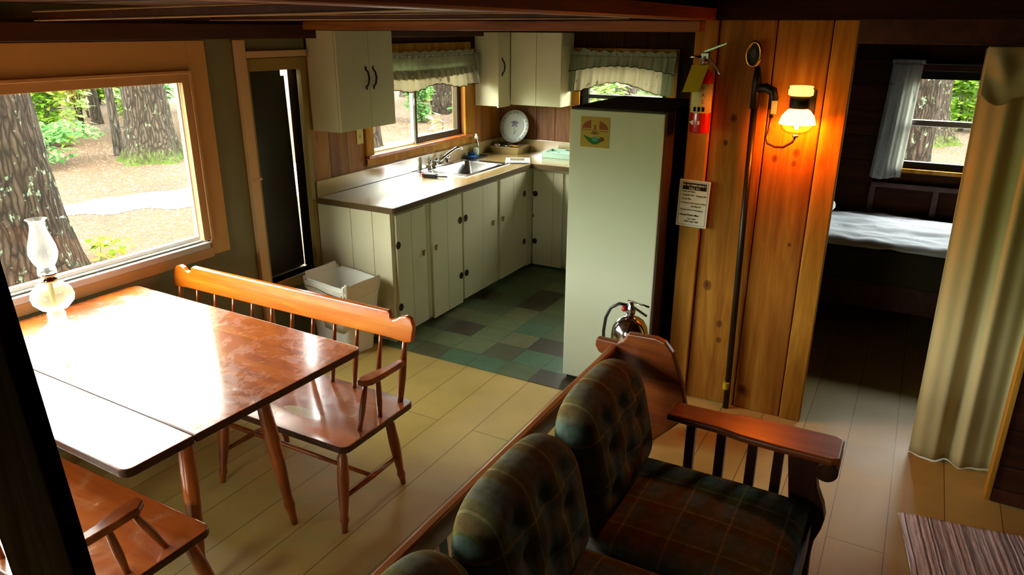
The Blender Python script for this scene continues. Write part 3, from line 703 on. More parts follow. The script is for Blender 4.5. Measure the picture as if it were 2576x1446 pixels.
# sink
t = thing('kitchen_sink', (-3.36, 5.27, .976), 'stainless steel single-bowl sink set in the worktop', 'sink')
RX0, RX1, RY0, RY1 = -3.615, -3.115, 4.90, 5.635
z1 = .979
b = B().box(RX0, SX0+.03, RY0, RY1, .9756, z1).box(SX1-.02, RX1, RY0, RY1, .9756, z1).box(SX0+.03, SX1-.02, RY0, SY0+.02, .9756, z1).box(SX0+.03, SX1-.02, SY1-.02, RY1, .9756, z1)
b.build('rim', M['steel'], t, bevel=.0015)
b = B()
def bowl(x0, x1, y0, y1, r, z, n=8):
    p = []
    for cx, cy, a0 in ((x1-r, y1-r, 0), (x0+r, y1-r, PI/2), (x0+r, y0+r, PI), (x1-r, y0+r, 3*PI/2)):
        for k in range(n+1):
            a = a0+PI/2*k/n; p.append(b.bm.verts.new((cx+r*math.cos(a), cy+r*math.sin(a), z)))
    return p
rings = [bowl(SX0+.032, SX1-.022, SY0+.022, SY1-.022, .05, .9785), bowl(SX0+.037, SX1-.027, SY0+.027, SY1-.027, .05, .965), bowl(SX0+.05, SX1-.04, SY0+.04, SY1-.04, .06, .845), bowl(SX0+.09, SX1-.08, SY0+.08, SY1-.08, .05, .815)]
for a, c in zip(rings, rings[1:]):
    for k in range(len(a)): b.bm.faces.new((a[k], a[(k+1) % len(a)], c[(k+1) % len(a)], c[k]))
b.bm.faces.new(rings[-1]); b.build('bowl', M['steel'], t, smooth=True)
B().lathe([(.001, .0), (.035, .0), (.038, .004), (.001, .004)], (-3.36, 5.27, .8155), 24).build('drain', M['steel_dull'], t)
# tap
t = thing('kitchen_faucet', (-3.592, 5.25, .98), 'chrome kitchen tap with long angled spout and two knobs', 'faucet')
b = B().box(-3.612, -3.572, 5.12, 5.40, .9795, .995); b.build('base_plate', M['chrome'], t, bevel=.006)
B().tube([(-3.592, 5.22, .995), (-3.588, 5.23, 1.03), (-3.56, 5.30, 1.075), (-3.53, 5.38, 1.112), (-3.515, 5.42, 1.118), (-3.51, 5.438, 1.105), (-3.508, 5.442, 1.088)], [.016, .016, .013, .012, .012, .012, .012], 14).build('spout', M['chrome'], t, smooth=True)
for yy in (5.155, 5.335): B().lathe([(.012, 0), (.012, .02), (.024, .024), (.026, .045), (.02, .056), (.001, .058)], (-3.592, yy, .996), 16).build('knob', M['chrome'], t, smooth=True)
t = thing('sink_sprayer', (-3.575, 5.045, .98), 'small chrome and white sprayer beside the tap', 'sprayer')
B().lathe([(.02, 0), (.02, .012), (.012, .02), (.011, .05), (.016, .056), (.017, .075)], (-3.575, 5.045, .9797), 16).build('holder', M['chrome'], t, smooth=True)
B().lathe([(.012, 0), (.011, .025), (.001, .028)], (-3.575, 5.045, 1.055), 14).build('head', M['white_plastic'], t, smooth=True)

# things on the worktop
t = thing('drip_tray', (-3.565, 5.71, .976), 'flat dark tray under the soap and sponge', 'tray')
B().box(-3.62, -3.50, 5.645, 5.87, .9757, .982).build('base', M['fridge_top'], t)
b = B()
for q in ((-3.62, -3.615, 5.645, 5.87), (-3.505, -3.50, 5.645, 5.87), (-3.615, -3.505, 5.645, 5.65), (-3.615, -3.505, 5.865, 5.87)): b.box(*q, .9822, .988)
b.build('lip', M['fridge_top'], t)
t = thing('soap_bottle', (-3.58, 5.80, .983), 'clear dish soap bottle with white cap and green liquid', 'bottle')
B().lathe([(.028, 0), (.033, .004), (.033, .075)], (-3.58, 5.80, .9827), 20).xf(Matrix.Identity(4)).build('liquid', M['soap_green'], t, smooth=True)
B().lathe([(.0335, 0), (.035, .004), (.0345, .08), (.026, .125), (.014, .15), (.013, .156)], (-3.58, 5.80, .9825), 20, cap=False).build('bottle_body', M['clear_plastic'], t, smooth=True)
B().lathe([(.017, 0), (.017, .024), (.01, .028), (.009, .046), (.001, .047)], (-3.58, 5.80, 1.1385), 16).build('cap', M['white_plastic'], t, smooth=True)
b = B(); b.grid(9, 7, lambda u, v: (-3.58+.0358*math.cos(-1.9+1.5*u), 5.80+.0358*math.sin(-1.9+1.5*u), .995+.07*v)); b.build('bottle_label', M['white_plastic'], t, smooth=True, solid=.0006)
t = thing('sponge', (-3.565, 5.69, .983), 'bright blue sponge on the dark tray by the sink', 'sponge')
B().box(-3.61, -3.52, 5.655, 5.74, .9827, 1.004).build('body', M['blue'], t, bevel=.006)
t = thing('scouring_pad', (-3.57, 5.69, 1.005), 'small navy scouring pad lying on the blue sponge', 'scourer')
b = B().sphere((-3.568, 5.69, 1.0195), .03, 14, (1.1, 1.2, .52)); b.build('pad', M['blue_dark'], t, smooth=True)

t = thing('two_way_radio', (-3.36, 4.75, .976), 'black and red walkie-talkie lying on the worktop before the sink', 'radio', rz=math.radians(-78))
B().box(-.028, .028, -.065, .05, .0, .032).build('case', M['black'], t, local=True, bevel=.006)
b = B().box(-.0285, .0285, -.067, -.052, .002, .034).box(-.0285, -.027, -.05, .02, .006, .026); b.build('red_trim', M['red_plastic'], t, local=True, bevel=.002)
B().box(-.02, .02, -.035, .0, .0322, .034).build('speaker_grille', M['steel_dull'], t, local=True, bevel=.001)
B().tube([(.016, .05, .016), (.016, .10, .016), (.016, .145, .016)], [.008, .006, .005], 10).build('antenna', M['black'], t, local=True, smooth=True)
B().lathe([(.007, 0), (.007, .012)], (-.012, .051, .016), 12, axis='Y').build('knob', M['black'], t, local=True)

t = thing('leaflet', (-3.13, 5.78, .98), 'glossy printed leaflet lying at the worktop corner by the sink', 'leaflet', rz=math.radians(28))
b = B(); b.grid(14, 10, lambda u, v: ((u-.5)*.22, (v-.5)*.29, .0022+.006*(max(0, .35-v)**2)*2)); b.build('sheet', M['paper'], t, local=True, smooth=True, solid=.0012)
M['photo'] = plain('printed_picture', lin('#8d7d66'), .3, .5, var=.6, sc=30); M['lilac'] = plain('lilac_band', lin('#8f8bb0'), .4, .5)
B().box(-.07, .06, -.02, .1, .0036, .0041).build('picture', M['photo'], t, local=True)
B().box(-.1, .1, -.125, -.10, .0050, .0056).build('title_band', M['lilac'], t, local=True)

t = thing('cutlery_tray', (-2.85, 6.17, .976), 'pale mint plastic cutlery tray on the back worktop', 'tray')
x0, x1, y0, y1 = -3.03, -2.66, 6.06, 6.29
B().box(x0+.012, x1-.012, y0+.012, y1-.012, .9757, .981).build('bottom', M['mint'], t)
b = B()
b.hull8([(x0+.01, y0+.01, .976), (x1-.01, y0+.01, .976), (x1-.01, y0+.014, .976), (x0+.01, y0+.014, .976)], [(x0, y0, 1.03), (x1, y0, 1.03), (x1, y0+.005, 1.03), (x0, y0+.005, 1.03)])
b.box(x0, x1, y1-.005, y1, .976, 1.03).box(x0, x0+.005, y0+.005, y1-.005, .976, 1.03).box(x1-.005, x1, y0+.005, y1-.005, .976, 1.03).box(x0-.006, x1+.006, y0-.006, y0-.0005, 1.022, 1.03)
b.build('walls', M['mint'], t, bevel=.001)
b = B().box(x0+.006, x1-.006, 6.17, 6.174, .9815, 1.022).box(-2.92, -2.916, 6.066, 6.169, .9815, 1.022).box(-2.80, -2.796, 6.066, 6.169, .9815, 1.022)
b.build('dividers', M['mint'], t)
tag(B().box(-2.86, -2.70, 6.215, 6.232, 1.0305, 1.038).build('table_knife', M['black'], bevel=.002), 'black-handled knife across the mint cutlery tray', 'knife')

t = thing('dish_basket', (-3.42, 6.15, .976), 'shallow tan plastic dish basket holding utensils in the worktop corner', 'basket')
x0, x1, y0, y1 = -3.58, -3.28, 6.06, 6.30; d = .02
b = B(); lo = [(x0+d, y0+d, .9757), (x1-d, y0+d, .9757), (x1-d, y1-d, .9757), (x0+d, y1-d, .9757)]; hi = [(x0, y0, 1.035), (x1, y0, 1.035), (x1, y1, 1.035), (x0, y1, 1.035)]
vl = [b.bm.verts.new(p) for p in lo]; vh = [b.bm.verts.new(p) for p in hi]; b.bm.faces.new(vl)
for i in range(4): b.bm.faces.new((vl[i], vl[(i+1) % 4], vh[(i+1) % 4], vh[i]))
b.build('tub', M['beige_plastic'], t, solid=.004)
b = B()
for a, c in (((x0, y0), (x1, y0)), ((x1, y0), (x1, y1)), ((x1, y1), (x0, y1)), ((x0, y1), (x0, y0))): b.tube([(*a, 1.036), (*c, 1.036)], .006, 8)
b.build('rim', M['beige_plastic'], t)
# big flowered platter leaning on the back wall
PR = .156; tilt = math.radians(-14)
PM = Matrix.Translation((-3.43, 6.265, 1.06+PR*.97)) @ Matrix.Rotation(tilt, 4, 'X') @ Matrix.Rotation(PI/2, 4, 'X')
t = thing('serving_platter', (-3.43, 6.265, 1.06), 'large round white platter with purple flower leaning in the corner', 'plate')
B().lathe([(.001, -.004), (.10, -.004), (PR, .008), (PR, .012), (.105, .002), (.001, .001)], (0, 0, 0), 48, cap=False).xf(PM).build('dish', M['china'], t, smooth=True)
b = B()
for k, a in enumerate((.25, 1.0, 2.15, 2.9, 4.0, 5.4)):
    L = .045 if k not in (1, 2) else .03
    b.bm.faces.new([b.bm.verts.new((L*.5*math.cos(a)+.5*L*math.cos(q)*math.cos(a)-.009*math.sin(q)*math.sin(a), .03+L*.5*math.sin(a)+.5*L*math.cos(q)*math.sin(a)+.009*math.sin(q)*math.cos(a), .0030)) for q in [2*PI*i/12 for i in range(12)]])
b.xf(PM).build('flower_motif', M['purple'], t, solid=.0008)
b = B().box(-.0015, .0015, -.075, .02, .0022, .003)
b.bm.faces.new([b.bm.verts.new((.012+.011*math.cos(q)*.5+.02*math.cos(q)*.5, -.055+.024*math.cos(q)+.007*math.sin(q), .0028)) for q in [2*PI*i/12 for i in range(12)]])
b.xf(PM).build('stem_motif', M['leaf_glaze'], t)
b = B()
for k in range(22):
    a = 2*PI*k/22; r = .131; c = (r*math.cos(a), r*math.sin(a))
    b.bm.faces.new([b.bm.verts.new((c[0]+.012*math.cos(q), c[1]+.009*math.sin(q), .0085)) for q in [2*PI*i/8 for i in range(8)]])
b.xf(PM).build('rim_motif', M['grey_glaze'], t, solid=.0008)
# utensils in the basket
ut = [('kitchen_knife', 'wooden-handled knife lying across the tan dish basket', 'knife', M['pine_trim'], (-3.40, 6.13, 1.048), (-3.29, 6.10, 1.050), .010),
      ('ladle', 'steel-handled ladle lying in the tan dish basket', 'ladle', M['chrome'], (-3.50, 6.10, 1.047), (-3.38, 6.085, 1.048), .006),
      ('spatula', 'black spatula lying in the tan dish basket', 'spatula', M['black'], (-3.54, 6.18, 1.05), (-3.36, 6.19, 1.052), .008)]
for nm, lb, ct, mt, a, c, r in ut:
    t = thing(nm, a, lb, ct); a = Vector(a); c = Vector(c); dv = (c-a).normalized(); sd = dv.cross(Vector((0, 0, 1)))
    B().tube([a, (a+c)/2, c], [r*.8, r, r*.8], 10).build('handle', mt, t, smooth=True)
    if nm == 'kitchen_knife':
        b = B().hull8([a-sd*.001, a-dv*.13-sd*.001, a-dv*.12+sd*.02, a+sd*.014], [q+Vector((0, 0, .002)) for q in (a-sd*.001, a-dv*.13-sd*.001, a-dv*.12+sd*.02, a+sd*.014)])
        b.build('blade', M['chrome'], t)
    elif nm == 'ladle': B().sphere(a-dv*.03, .032, 14, (1, 1, .6)).build('bowl', M['chrome'], t, smooth=True)
    else: B().hull8([a+sd*.03, a-dv*.08+sd*.03, a-dv*.08-sd*.03, a-sd*.03], [q+Vector((0, 0, .003)) for q in (a+sd*.03, a-dv*.08+sd*.03, a-dv*.08-sd*.03, a-sd*.03)]).build('blade', M['black'], t)

# ------------------------------------------------------------ wall cabinets
def pull(par, X, y, z, axis='X'):
    pts = [(X, y, z-.062), (X+.016, y+.006, z-.04), (X+.022, y+.010, z), (X+.016, y+.006, z+.04), (X, y, z+.062)]
    o = B().tube(pts, [.005, .006, .007, .006, .005], 10)
    for s in (-1, 1): o.sphere((X+.003, y, z+s*.064), .011, 10, (.5, .7, 1.5))
    return o.build('handle', M['iron'], par, smooth=True)
UX = -3.39
t = thing('wall_cabinet', (-3.52, 4.08, 1.435), 'large cream two-door wall cabinet nearest the dining area', 'cabinet', 'painted wall cabinets')
B().box(XW+.003, UX-.019, 3.78, 4.37, 1.435, 2.085).build('carcass', M['white_paint'], t, bevel=.003)
for y0, y1, hy in ((3.783, 4.10, 4.062), (4.103, 4.368, 4.14)):
    d = B().box(UX-.018, UX, y0, y1, 1.438, 2.083).build('door', M['white_paint'], t, bevel=.002); pull(d, UX, hy, 1.775)
t = thing('wall_cabinet', (-3.52, 6.1, 1.43), 'narrow cream wall cabinet on the window wall in the corner', 'cabinet', 'painted wall cabinets')
B().box(XW+.003, UX-.019, 5.90, YB-.003, 1.43, 2.07).build('carcass', M['white_paint'], t, bevel=.003)
d = B().box(UX-.018, UX, 5.885, 6.10, 1.42, 2.07).build('door', M['white_paint'], t, bevel=.002); pull(d, UX, 5.955, 1.775)
t = thing('wall_cabinet', (-3.13, 6.25, 1.43), 'cream wall cabinet on the back wall above the flowered platter', 'cabinet', 'painted wall cabinets')
B().box(UX+.002, -2.875, 6.122, YB-.003, 1.43, 2.07).build('carcass', M['white_paint'], t, bevel=.003)
for x0, x1 in ((UX+.004, -3.125), (-3.122, -2.877)): B().box(x0, x1, 6.104, 6.121, 1.432, 2.068).build('door', M['white_paint'], t, bevel=.002)

# outlet plate
t = thing('light_switch', (XW+.004, 4.33, 1.29), 'small yellowed switch plate on boards left of the sink window', 'switch')
SWY = 4.262
B().box(XW+.001, XW+.006, SWY-.036, SWY+.036, 1.283, 1.395).build('plate', M['yellow_label'], t, bevel=.002)
B().box(XW+.0062, XW+.014, SWY-.006, SWY+.006, 1.328, 1.35).build('toggle', M['yellow_label'], t, bevel=.001)

# ------------------------------------------------------------ valances
def gathered(name, mat, par, P0, P1, nrm, ztop, zbot, amp, folds, seed, out0=0, out1=.03, nu=150, nv=14, thick=.0015):
    P0, P1, nrm = Vector(P0), Vector(P1), Vector(nrm); rr = random.Random(seed); ph = [rr.uniform(0, 6) for _ in range(4)]
    def fn(u, v):
        w = .6*math.sin(u*folds*2*PI+ph[0]+.8*math.sin(u*9+ph[1]))+.4*math.sin(u*folds*1.73*2*PI+ph[2])
        p = P0.lerp(P1, u); zt = ztop(u); zb = zbot(u)+.004*math.sin(u*folds*2*PI+ph[3])
        o = nrm*(out0+(out1-out0)*v+amp*(.35+.65*v)*w)
        return Vector((p.x, p.y, zt+(zb-zt)*v))+o
    b = B(); b.grid(nu, nv, fn); return b.build(name, mat, par, smooth=True, solid=thick)
def hem(name, par, P0, P1, nrm, zf, off, amp, folds, seed, n=150):
    P0, P1, nrm = Vector(P0), Vector(P1), Vector(nrm); rr = random.Random(seed); ph = [rr.uniform(0, 6) for _ in range(4)]
    pts = []
    for i in range(n):
        u = i/(n-1); w = .6*math.sin(u*folds*2*PI+ph[0]+.8*math.sin(u*9+ph[1]))+.4*math.sin(u*folds*1.73*2*PI+ph[2])
        p = P0.lerp(P1, u); q = Vector((p.x, p.y, zf(u)+.004*math.sin(u*folds*2*PI+ph[3])))+nrm*(off+amp*w); pts.append(q)
    return B().tube(pts, .0028, 6).build(name, M['black_cord'], par)
t = thing('valance', (-3.58, 5.1, 1.62), 'gathered two-tier valance over the sink window', 'valance', 'kitchen window valances')
a0, a1 = (-3.625, 4.385, 0), (-3.625, 5.80, 0)
zb1 = lambda u: 1.715+.03*math.sin(u*PI*3)*.6
zb2 = lambda u: 1.645+.022*math.sin(u*PI*4+1)-(.02 if u > .93 else 0)
gathered('valance_heading', M['valance_top'], t, a0, a1, (1, 0, 0), lambda u: 1.925+.006*math.sin(u*70), lambda u: 1.885, .006, 26, 3, .03, .03)
gathered('sheer_tier', M['valance_top'], t, a0, a1, (1, 0, 0), lambda u: 1.888, lambda u: 1.735-.02*math.sin(u*PI), .011, 17, 3, .032, .06)
gathered('flounce', M['valance_low'], t, a0, a1, (1, 0, 0), lambda u: 1.80-.015*math.sin(u*PI), zb2, .016, 14, 5, .045, .085)
hem('edging', t, a0, a1, (1, 0, 0), zb2, .085, .016, 14, 5)
B().tube([(-3.60, 4.385, 1.888), (-3.60, 5.80, 1.888)], .008, 10).build('curtain_rod', M['white_plastic'], t)
b = B(); b.grid(12, 8, lambda u, v: (-3.64+.085*u+.01*v*u, 5.805+.012*math.sin(u*7)+.02*v, 1.90-(.27)*v)); b.build('side_return', M['valance_top'], t, smooth=True, solid=.0015)
t = thing('valance', (-2.4, 6.3, 1.56), 'arched two-tier valance over the small window behind the refrigerator', 'valance', 'kitchen window valances')
a0, a1 = (-2.885, YB-.04, 0), (-1.90, YB-.04, 0)
zt_ = lambda u: 1.735+.06*math.sin(u*PI)
zbb = lambda u: 1.565+.09*math.sin(max(0, min(1, u*1.0))*PI)**1.5
gathered('valance_heading', M['valance_top'], t, a0, a1, (0, -1, 0), lambda u: 1.915+.008*math.sin(u*60)+(.02 if .12 < u < .2 else 0), lambda u: 1.875, .006, 20, 13, .02, .02)
gathered('sheer_tier', M['valance_top'], t, a0, a1, (0, -1, 0), lambda u: 1.878, zt_, .010, 13, 13, .022, .06)
gathered('flounce', M['valance_low'], t, (-2.82, YB-.04, 0), (-2.0, YB-.04, 0), (0, -1, 0), lambda u: zt_(u)+.02, zbb, .016, 8, 15, .04, .075)
hem('edging', t, (-2.82, YB-.04, 0), (-2.0, YB-.04, 0), (0, -1, 0), zbb, .075, .016, 8, 15)
hem('edging', t, a0, a1, (0, -1, 0), zt_, .061, .010, 13, 13)
for xa, xb in ((-2.89, -2.81), (-2.01, -1.90)): gathered('side_tail', M['valance_top'], t, (xa, YB-.04, 0), (xb, YB-.04, 0), (0, -1, 0), lambda u: 1.80, lambda u: 1.56, .012, 2, 21, .03, .06, nu=24)
B().tube([(-2.89, YB-.03, 1.878), (-1.90, YB-.03, 1.878)], .008, 10).build('curtain_rod', M['white_plastic'], t)

# ------------------------------------------------------------ dining table
TZ = .785
t = thing('dining_table', (-2.79, 1.70, 0), 'worn orange-brown wooden dining table by the picture window', 'table', rz=math.radians(-1.5))
def rounded(x0, x1, y0, y1, r, corners=(1, 1, 1, 1), n=6):
    p = []
    for (cx, cy, a0, on) in ((x1-r, y1-r, 0, corners[0]), (x0+r, y1-r, PI/2, corners[1]), (x0+r, y0+r, PI, corners[2]), (x1-r, y0+r, 3*PI/2, corners[3])):
        if on:
            for k in range(n+1): a = a0+PI/2*k/n; p.append((cx+r*math.cos(a), cy+r*math.sin(a)))
        else: p.append((cx+r*math.cos(a0+PI/4)*1.4142, cy+r*math.sin(a0+PI/4)*1.4142))
    return p
shade_sides(B().prism(rounded(-.80, .80, -.293, .555, .035, (1, 1, 0, 0)), 'Z', TZ-.032, TZ).build('tabletop', M['table_top'], t, local=True, bevel=.006, seg=3), M['sofa_dark'])
shade_sides(B().prism(rounded(-.80, .80, -.552, -.296, .035, (0, 0, 1, 1)), 'Z', TZ-.032, TZ).build('drop_leaf', M['table_top'], t, local=True, bevel=.006, seg=3), M['sofa_dark'])
b = B().box(-.60, .60, .20, .222, TZ-.115, TZ-.0325).box(-.60, .60, -.222, -.20, TZ-.115, TZ-.0325).box(-.60, -.578, -.20, .20, TZ-.115, TZ-.0325).box(.578, .60, -.20, .20, TZ-.115, TZ-.0325)
b.build('apron', M['bench_leg'], t, local=True, bevel=.003)
def turned(b, top, foot, r=1.0, n=14):
    top, foot = Vector(top), Vector(foot)
    prof = [(0, .020), (.06, .024), (.10, .019), (.14, .026), (.40, .030), (.62, .026), (.80, .019), (.86, .024), (.90, .018), (1, .014)]
    b.tube([top.lerp(foot, p) for p, _ in prof], [q*r for _, q in prof], n); return b
for sx in (-1, 1):
    for sy in (-1, 1): turned(B(), (sx*.555, sy*.175, TZ-.034), (sx*.615, sy*.24, 0), 1.05).build('leg', M['bench_leg'], t, local=True, smooth=True)

# ------------------------------------------------------------ benches (spindle-back settees)
def make_bench():
    t = thing('spindle_bench', (-2.745, 2.26, 0), 'long spindle-back wooden bench behind the dining table, back rail in full view', 'bench', 'spindle-back benches at the dining table')
    L = .835; SZ = .415
    shade_sides(B().prism(rounded(-L, L, -.255, .245, .04), 'Z', SZ-.032, SZ).build('seat', M['seat_wood'], t, local=True, bevel=.007, seg=3), M['sofa_dark'])
    # back rail: profile in x-z, leaned
    top = [(-.835, .72), (-.838, .79), (-.82, .826), (-.79, .836), (-.755, .826), (-.735, .812), (-.715, .806), (-.70, .812), (-.695, .836), (-.68, .842), (.68, .842), (.695, .836), (.70, .812), (.715, .806), (.735, .812), (.755, .826), (.79, .836), (.82, .826), (.838, .79), (.835, .72)]
    poly = top+[(.80, .712), (.72, .718), (-.72, .718), (-.80, .712)]
    sh = Matrix.Shear('XY', 4, (0, 0))
    b = B().prism(poly, 'Y', .235, .263)
    for v in b.bm.verts: v.co.y += (v.co.z-.71)*.22
    b.build('back_rail', M['bench_rail'], t, local=True, bevel=.007, seg=3)
    n = 12
    for i in range(n):
        x = -.79+1.58*i/(n-1); end = i in (0, n-1)
        r = 1.45 if end else 1.0; p0 = Vector((x*.985, .205, SZ-.002)); p1 = Vector((x, .251, .722))
        prof = [(0, .0095), (.15, .0115), (.4, .0135), (.6, .012), (.8, .0095), (1, .0085)]
        B().tube([p0.lerp(p1, q) for q, _ in prof], [w*r for _, w in prof], 10).build('back_post' if end else 'spindle', M['bench_leg'], t, local=True, smooth=True)
    for s in (-1, 1):
        pl = [(s*.815, .215), (s*.775, .215), (s*.765, .10), (s*.745, .03), (s*.735, -.03), (s*.75, -.055), (s*.785, -.055), (s*.81, -.02), (s*.815, .06)]
        if s < 0: pl = pl[::-1]
        b = B().prism(pl, 'Z', .607, .635); b.build('arm', M['bench_leg'], t, local=True, bevel=.008, seg=3)
        for (ya, yb) in ((-.015, -.10), (.07, .045)):
            p0 = Vector((s*.765, ya, .608)); p1 = Vector((s*.785, yb, SZ-.002)); pr = [(0, .009), (.3, .012), (.6, .013), (.85, .010), (1, .009)]
            B().tube([p0.lerp(p1, q) for q, _ in pr], [w*1.15 for _, w in pr], 10).build('arm_spindle', M['bench_leg'], t, local=True, smooth=True)
    for x, xf in ((-.76, -.81), (.02, .04), (.76, .815)):
        for ya, yb in ((-.19, -.275), (.13, .15)): turned(B(), (x, ya, SZ-.033), (xf, yb, 0), .88).build('leg', M['bench_leg'], t, local=True, smooth=True)
        B().tube([(x*.3+xf*.7, -.245, .155), (x*.3+xf*.7, -.05, .155), (x*.3+xf*.7, .144, .155)], [.009, .014, .009], 10).build('stretcher', M['bench_leg'], t, local=True, smooth=True)
    B().tube([(-.79, -.05, .155), (0, -.05, .155), (.79, -.05, .155)], [.010, .013, .010], 10).build('long_stretcher', M['bench_leg'], t, local=True, smooth=True)
    return t
b1 = make_bench()
b2 = copy_tree(b1); b2.location = (-2.82, 1.135, 0); b2.rotation_euler.z = PI
b2['label'] = 'near wooden bench pulled under the table at lower left, one arm visible'

# ------------------------------------------------------------ oil lamp
lx, ly = -3.285, 1.69
t = thing('oil_lamp', (lx, ly, TZ), 'clear glass oil lamp with tall chimney on the dining table', 'lamp')
B().lathe([(.088, 0), (.090, .006), (.084, .016), (.06, .032), (.042, .05), (.036, .07), (.038, .092), (.030, .108), (.026, .112)], (lx, ly, TZ+.0005), 40).build('foot', M['lamp_glass'], t, smooth=True)
B().lathe([(.024, .112), (.055, .120), (.082, .150), (.088, .175), (.080, .205), (.055, .232), (.034, .245)], (lx, ly, TZ), 40).build('font', M['oil'], t, smooth=True)
B().lathe([(.034, .246), (.036, .25), (.036, .262), (.026, .265), (.026, .272), (.038, .276), (.039, .285)], (lx, ly, TZ), 28).build('burner', M['chrome'], t, smooth=True)
B().lathe([(.038, .286), (.037, .30), (.034, .315), (.050, .345), (.058, .375), (.054, .41), (.042, .45), (.032, .485), (.029, .505), (.033, .522), (.043, .53)], (lx, ly, TZ), 40, cap=False).build('chimney', M['lamp_glass'], t, smooth=True)
B().box(lx-.004, lx+.004, ly-.010, ly+.010, TZ+.286, TZ+.31).build('wick', M['black'], t)
B().lathe([(.010, .13), (.012, .18), (.010, .244)], (lx, ly, TZ), 10).build('wick_tail', M['yellow_label'], t, smooth=True)

# ------------------------------------------------------------ waste bin
t = thing('waste_bin', (-3.275, 3.545, 0), 'tall white plastic waste bin with liner beside the cream cabinet', 'bin', rz=math.radians(-9))
def tub(b, lo, hi, z0, z1, r0=.035, r1=.045, top=True, n=6):
    (ax, ay), (bx_, by) = lo, hi
    A = [b.bm.verts.new((x, y, z0)) for x, y in rounded(-ax, ax, -ay, ay, r0, n=n)]; C = [b.bm.verts.new((x, y, z1)) for x, y in rounded(-bx_, bx_, -by, by, r1, n=n)]
    for k in range(len(A)): b.bm.faces.new((A[k], A[(k+1) % len(A)], C[(k+1) % len(A)], C[k]))
    return A, C
b = B(); A, C = tub(b, (.165, .115), (.215, .15), .0, .50); b.bm.faces.new(A[::-1]); b.build('body', M['bin_plastic'], t, local=True, smooth=False, solid=.004)
b = B(); rr = random.Random(4)
def lin_fn(u, v):
    base = rounded(-.222, .222, -.157, .157, .045, n=8); i = u*len(base); k = int(i) % len(base); f = i-int(i); p = base[k]; q = base[(k+1) % len(base)]
    x, y = p[0]+(q[0]-p[0])*f, p[1]+(q[1]-p[1])*f
    wob = .006*math.sin(u*2*PI*17)+.004*math.sin(u*2*PI*29+1)
    if v < .5:      # outside flap
        s = 1.0+.03*(v/.5); z = .43+.085*(v/.5)+wob*1.5*(1-v*2)+.010*math.sin(u*2*PI*5)
    else:
        w = (v-.5)/.5; s = 1.03-.10*w-.10*w*w; z = .515+.012*math.sin(u*2*PI*5)*(1-w)-.33*w*w
    return Vector((x*s+wob*.5, y*s+wob*.5, z+(.02*math.sin(u*2*PI*2+2.2) if v > .2 else 0)))
b.grid(96, 15, lin_fn, close_u=True); b.build('liner', M['liner'], t, local=True, smooth=True, solid=.0015)

# ------------------------------------------------------------ fire extinguisher on the post edge
ex, ey = -1.022, 3.895
t = thing('fire_extinguisher', (ex, ey, 1.585), 'red fire extinguisher with yellow tag hung on the plank wall', 'fire extinguisher')
B().lathe([(.030, 0), (.048, .003), (.052, .012), (.052, .262), (.046, .292), (.030, .315), (.017, .325), (.016, .345)], (ex, ey, 1.585), 32).build('cylinder', M['red_paint'], t, smooth=True)
def band(b, r, a0, a1, z0, z1, n=24): b.grid(n, 2, lambda u, v: (ex+r*math.cos(a0+(a1-a0)*u), ey+r*math.sin(a0+(a1-a0)*u), z0+(z1-z0)*v)); return b
band(B(), .0526, -PI*.98, -.05, 1.692, 1.838).build('label_band', M['yellow_label'], t, smooth=True, solid=.0006)
b = B()
for i, (z, s) in enumerate(((1.81, 'D'), (1.785, 'A'), (1.76, 'P'))):
    pass
for k in range(3):
    for j in range(2):
        a = -PI*.62+k*.42; z = 1.70+j*.0
        b.box(ex+.0535*math.cos(a)-.006, ex+.0535*math.cos(a)+.006, ey+.0535*math.sin(a)-.003, ey+.0535*math.sin(a)+.002, 1.70, 1.722)
b.build('pictograms', M['ink'], t)
M['orange_ink'] = plain('rust_ink', lin('#8a3a12'), .7, .2)
b = B()
for z, s in ((1.815, 'P'), (1.785, 'A'), (1.752, 'S')):
    b.text(s, (ex+.018, ey-.0545, z-.012), (1, .3, 0), (0, 0, 1), .03, .0004, 'CENTER')
b.build('lettering', M['orange_ink'], t)
p = [(-.046, 0), (-.02, .010), (.0, .012), (.02, .010), (.046, 0), (.02, -.010), (0, -.012), (-.02, -.010)]
b = B(); b.bm.faces.new([b.bm.verts.new((ex-.012+.0532*math.sin((x)/.055)*.95, ey-.0534*math.cos((x-.012)/.055)+.0, 1.642+z)) for x, z in p]); b.build('diamond_mark', M['white_plastic'], t, solid=.0008)
b = B().lathe([(.018, .345), (.020, .35), (.020, .385), (.012, .395)], (ex, ey, 1.585), 20).sphere((ex+.004, ey-.022, 1.945), .012, 12)
b.build('valve', M['steel_dull'], t, smooth=True)
B().box(ex-.02, ex+.024, ey-.018, ey+.014, 1.955, 1.992).build('valve_head', M['steel_dull'], t, bevel=.006)
b = B().hull8([(ex-.012, ey-.008, 1.985), (ex+.11, ey-.03, 2.03), (ex+.11, ey-.02, 2.03), (ex-.012, ey+.008, 1.985)], [(ex-.012, ey-.008, 1.998), (ex+.11, ey-.03, 2.042), (ex+.11, ey-.02, 2.042), (ex-.012, ey+.008, 1.998)])
b.build('squeeze_lever', M['chrome'], t, bevel=.002)
b = B().hull8([(ex+.01, ey-.014, 1.965), (ex+.085, ey-.03, 1.885), (ex+.085, ey-.012, 1.885), (ex+.01, ey+.006, 1.965)], [(ex+.018, ey-.014, 1.975), (ex+.095, ey-.03, 1.890), (ex+.095, ey-.012, 1.890), (ex+.018, ey+.006, 1.975)])
b.build('carry_handle', M['chrome'], t, bevel=.002)
B().tube([(ex-.02, ey-.01, 1.965), (ex-.055, ey-.015, 1.968), (ex-.075, ey-.018, 1.968)], [.011, .008, .007], 12).build('nozzle', M['chrome'], t, smooth=True)
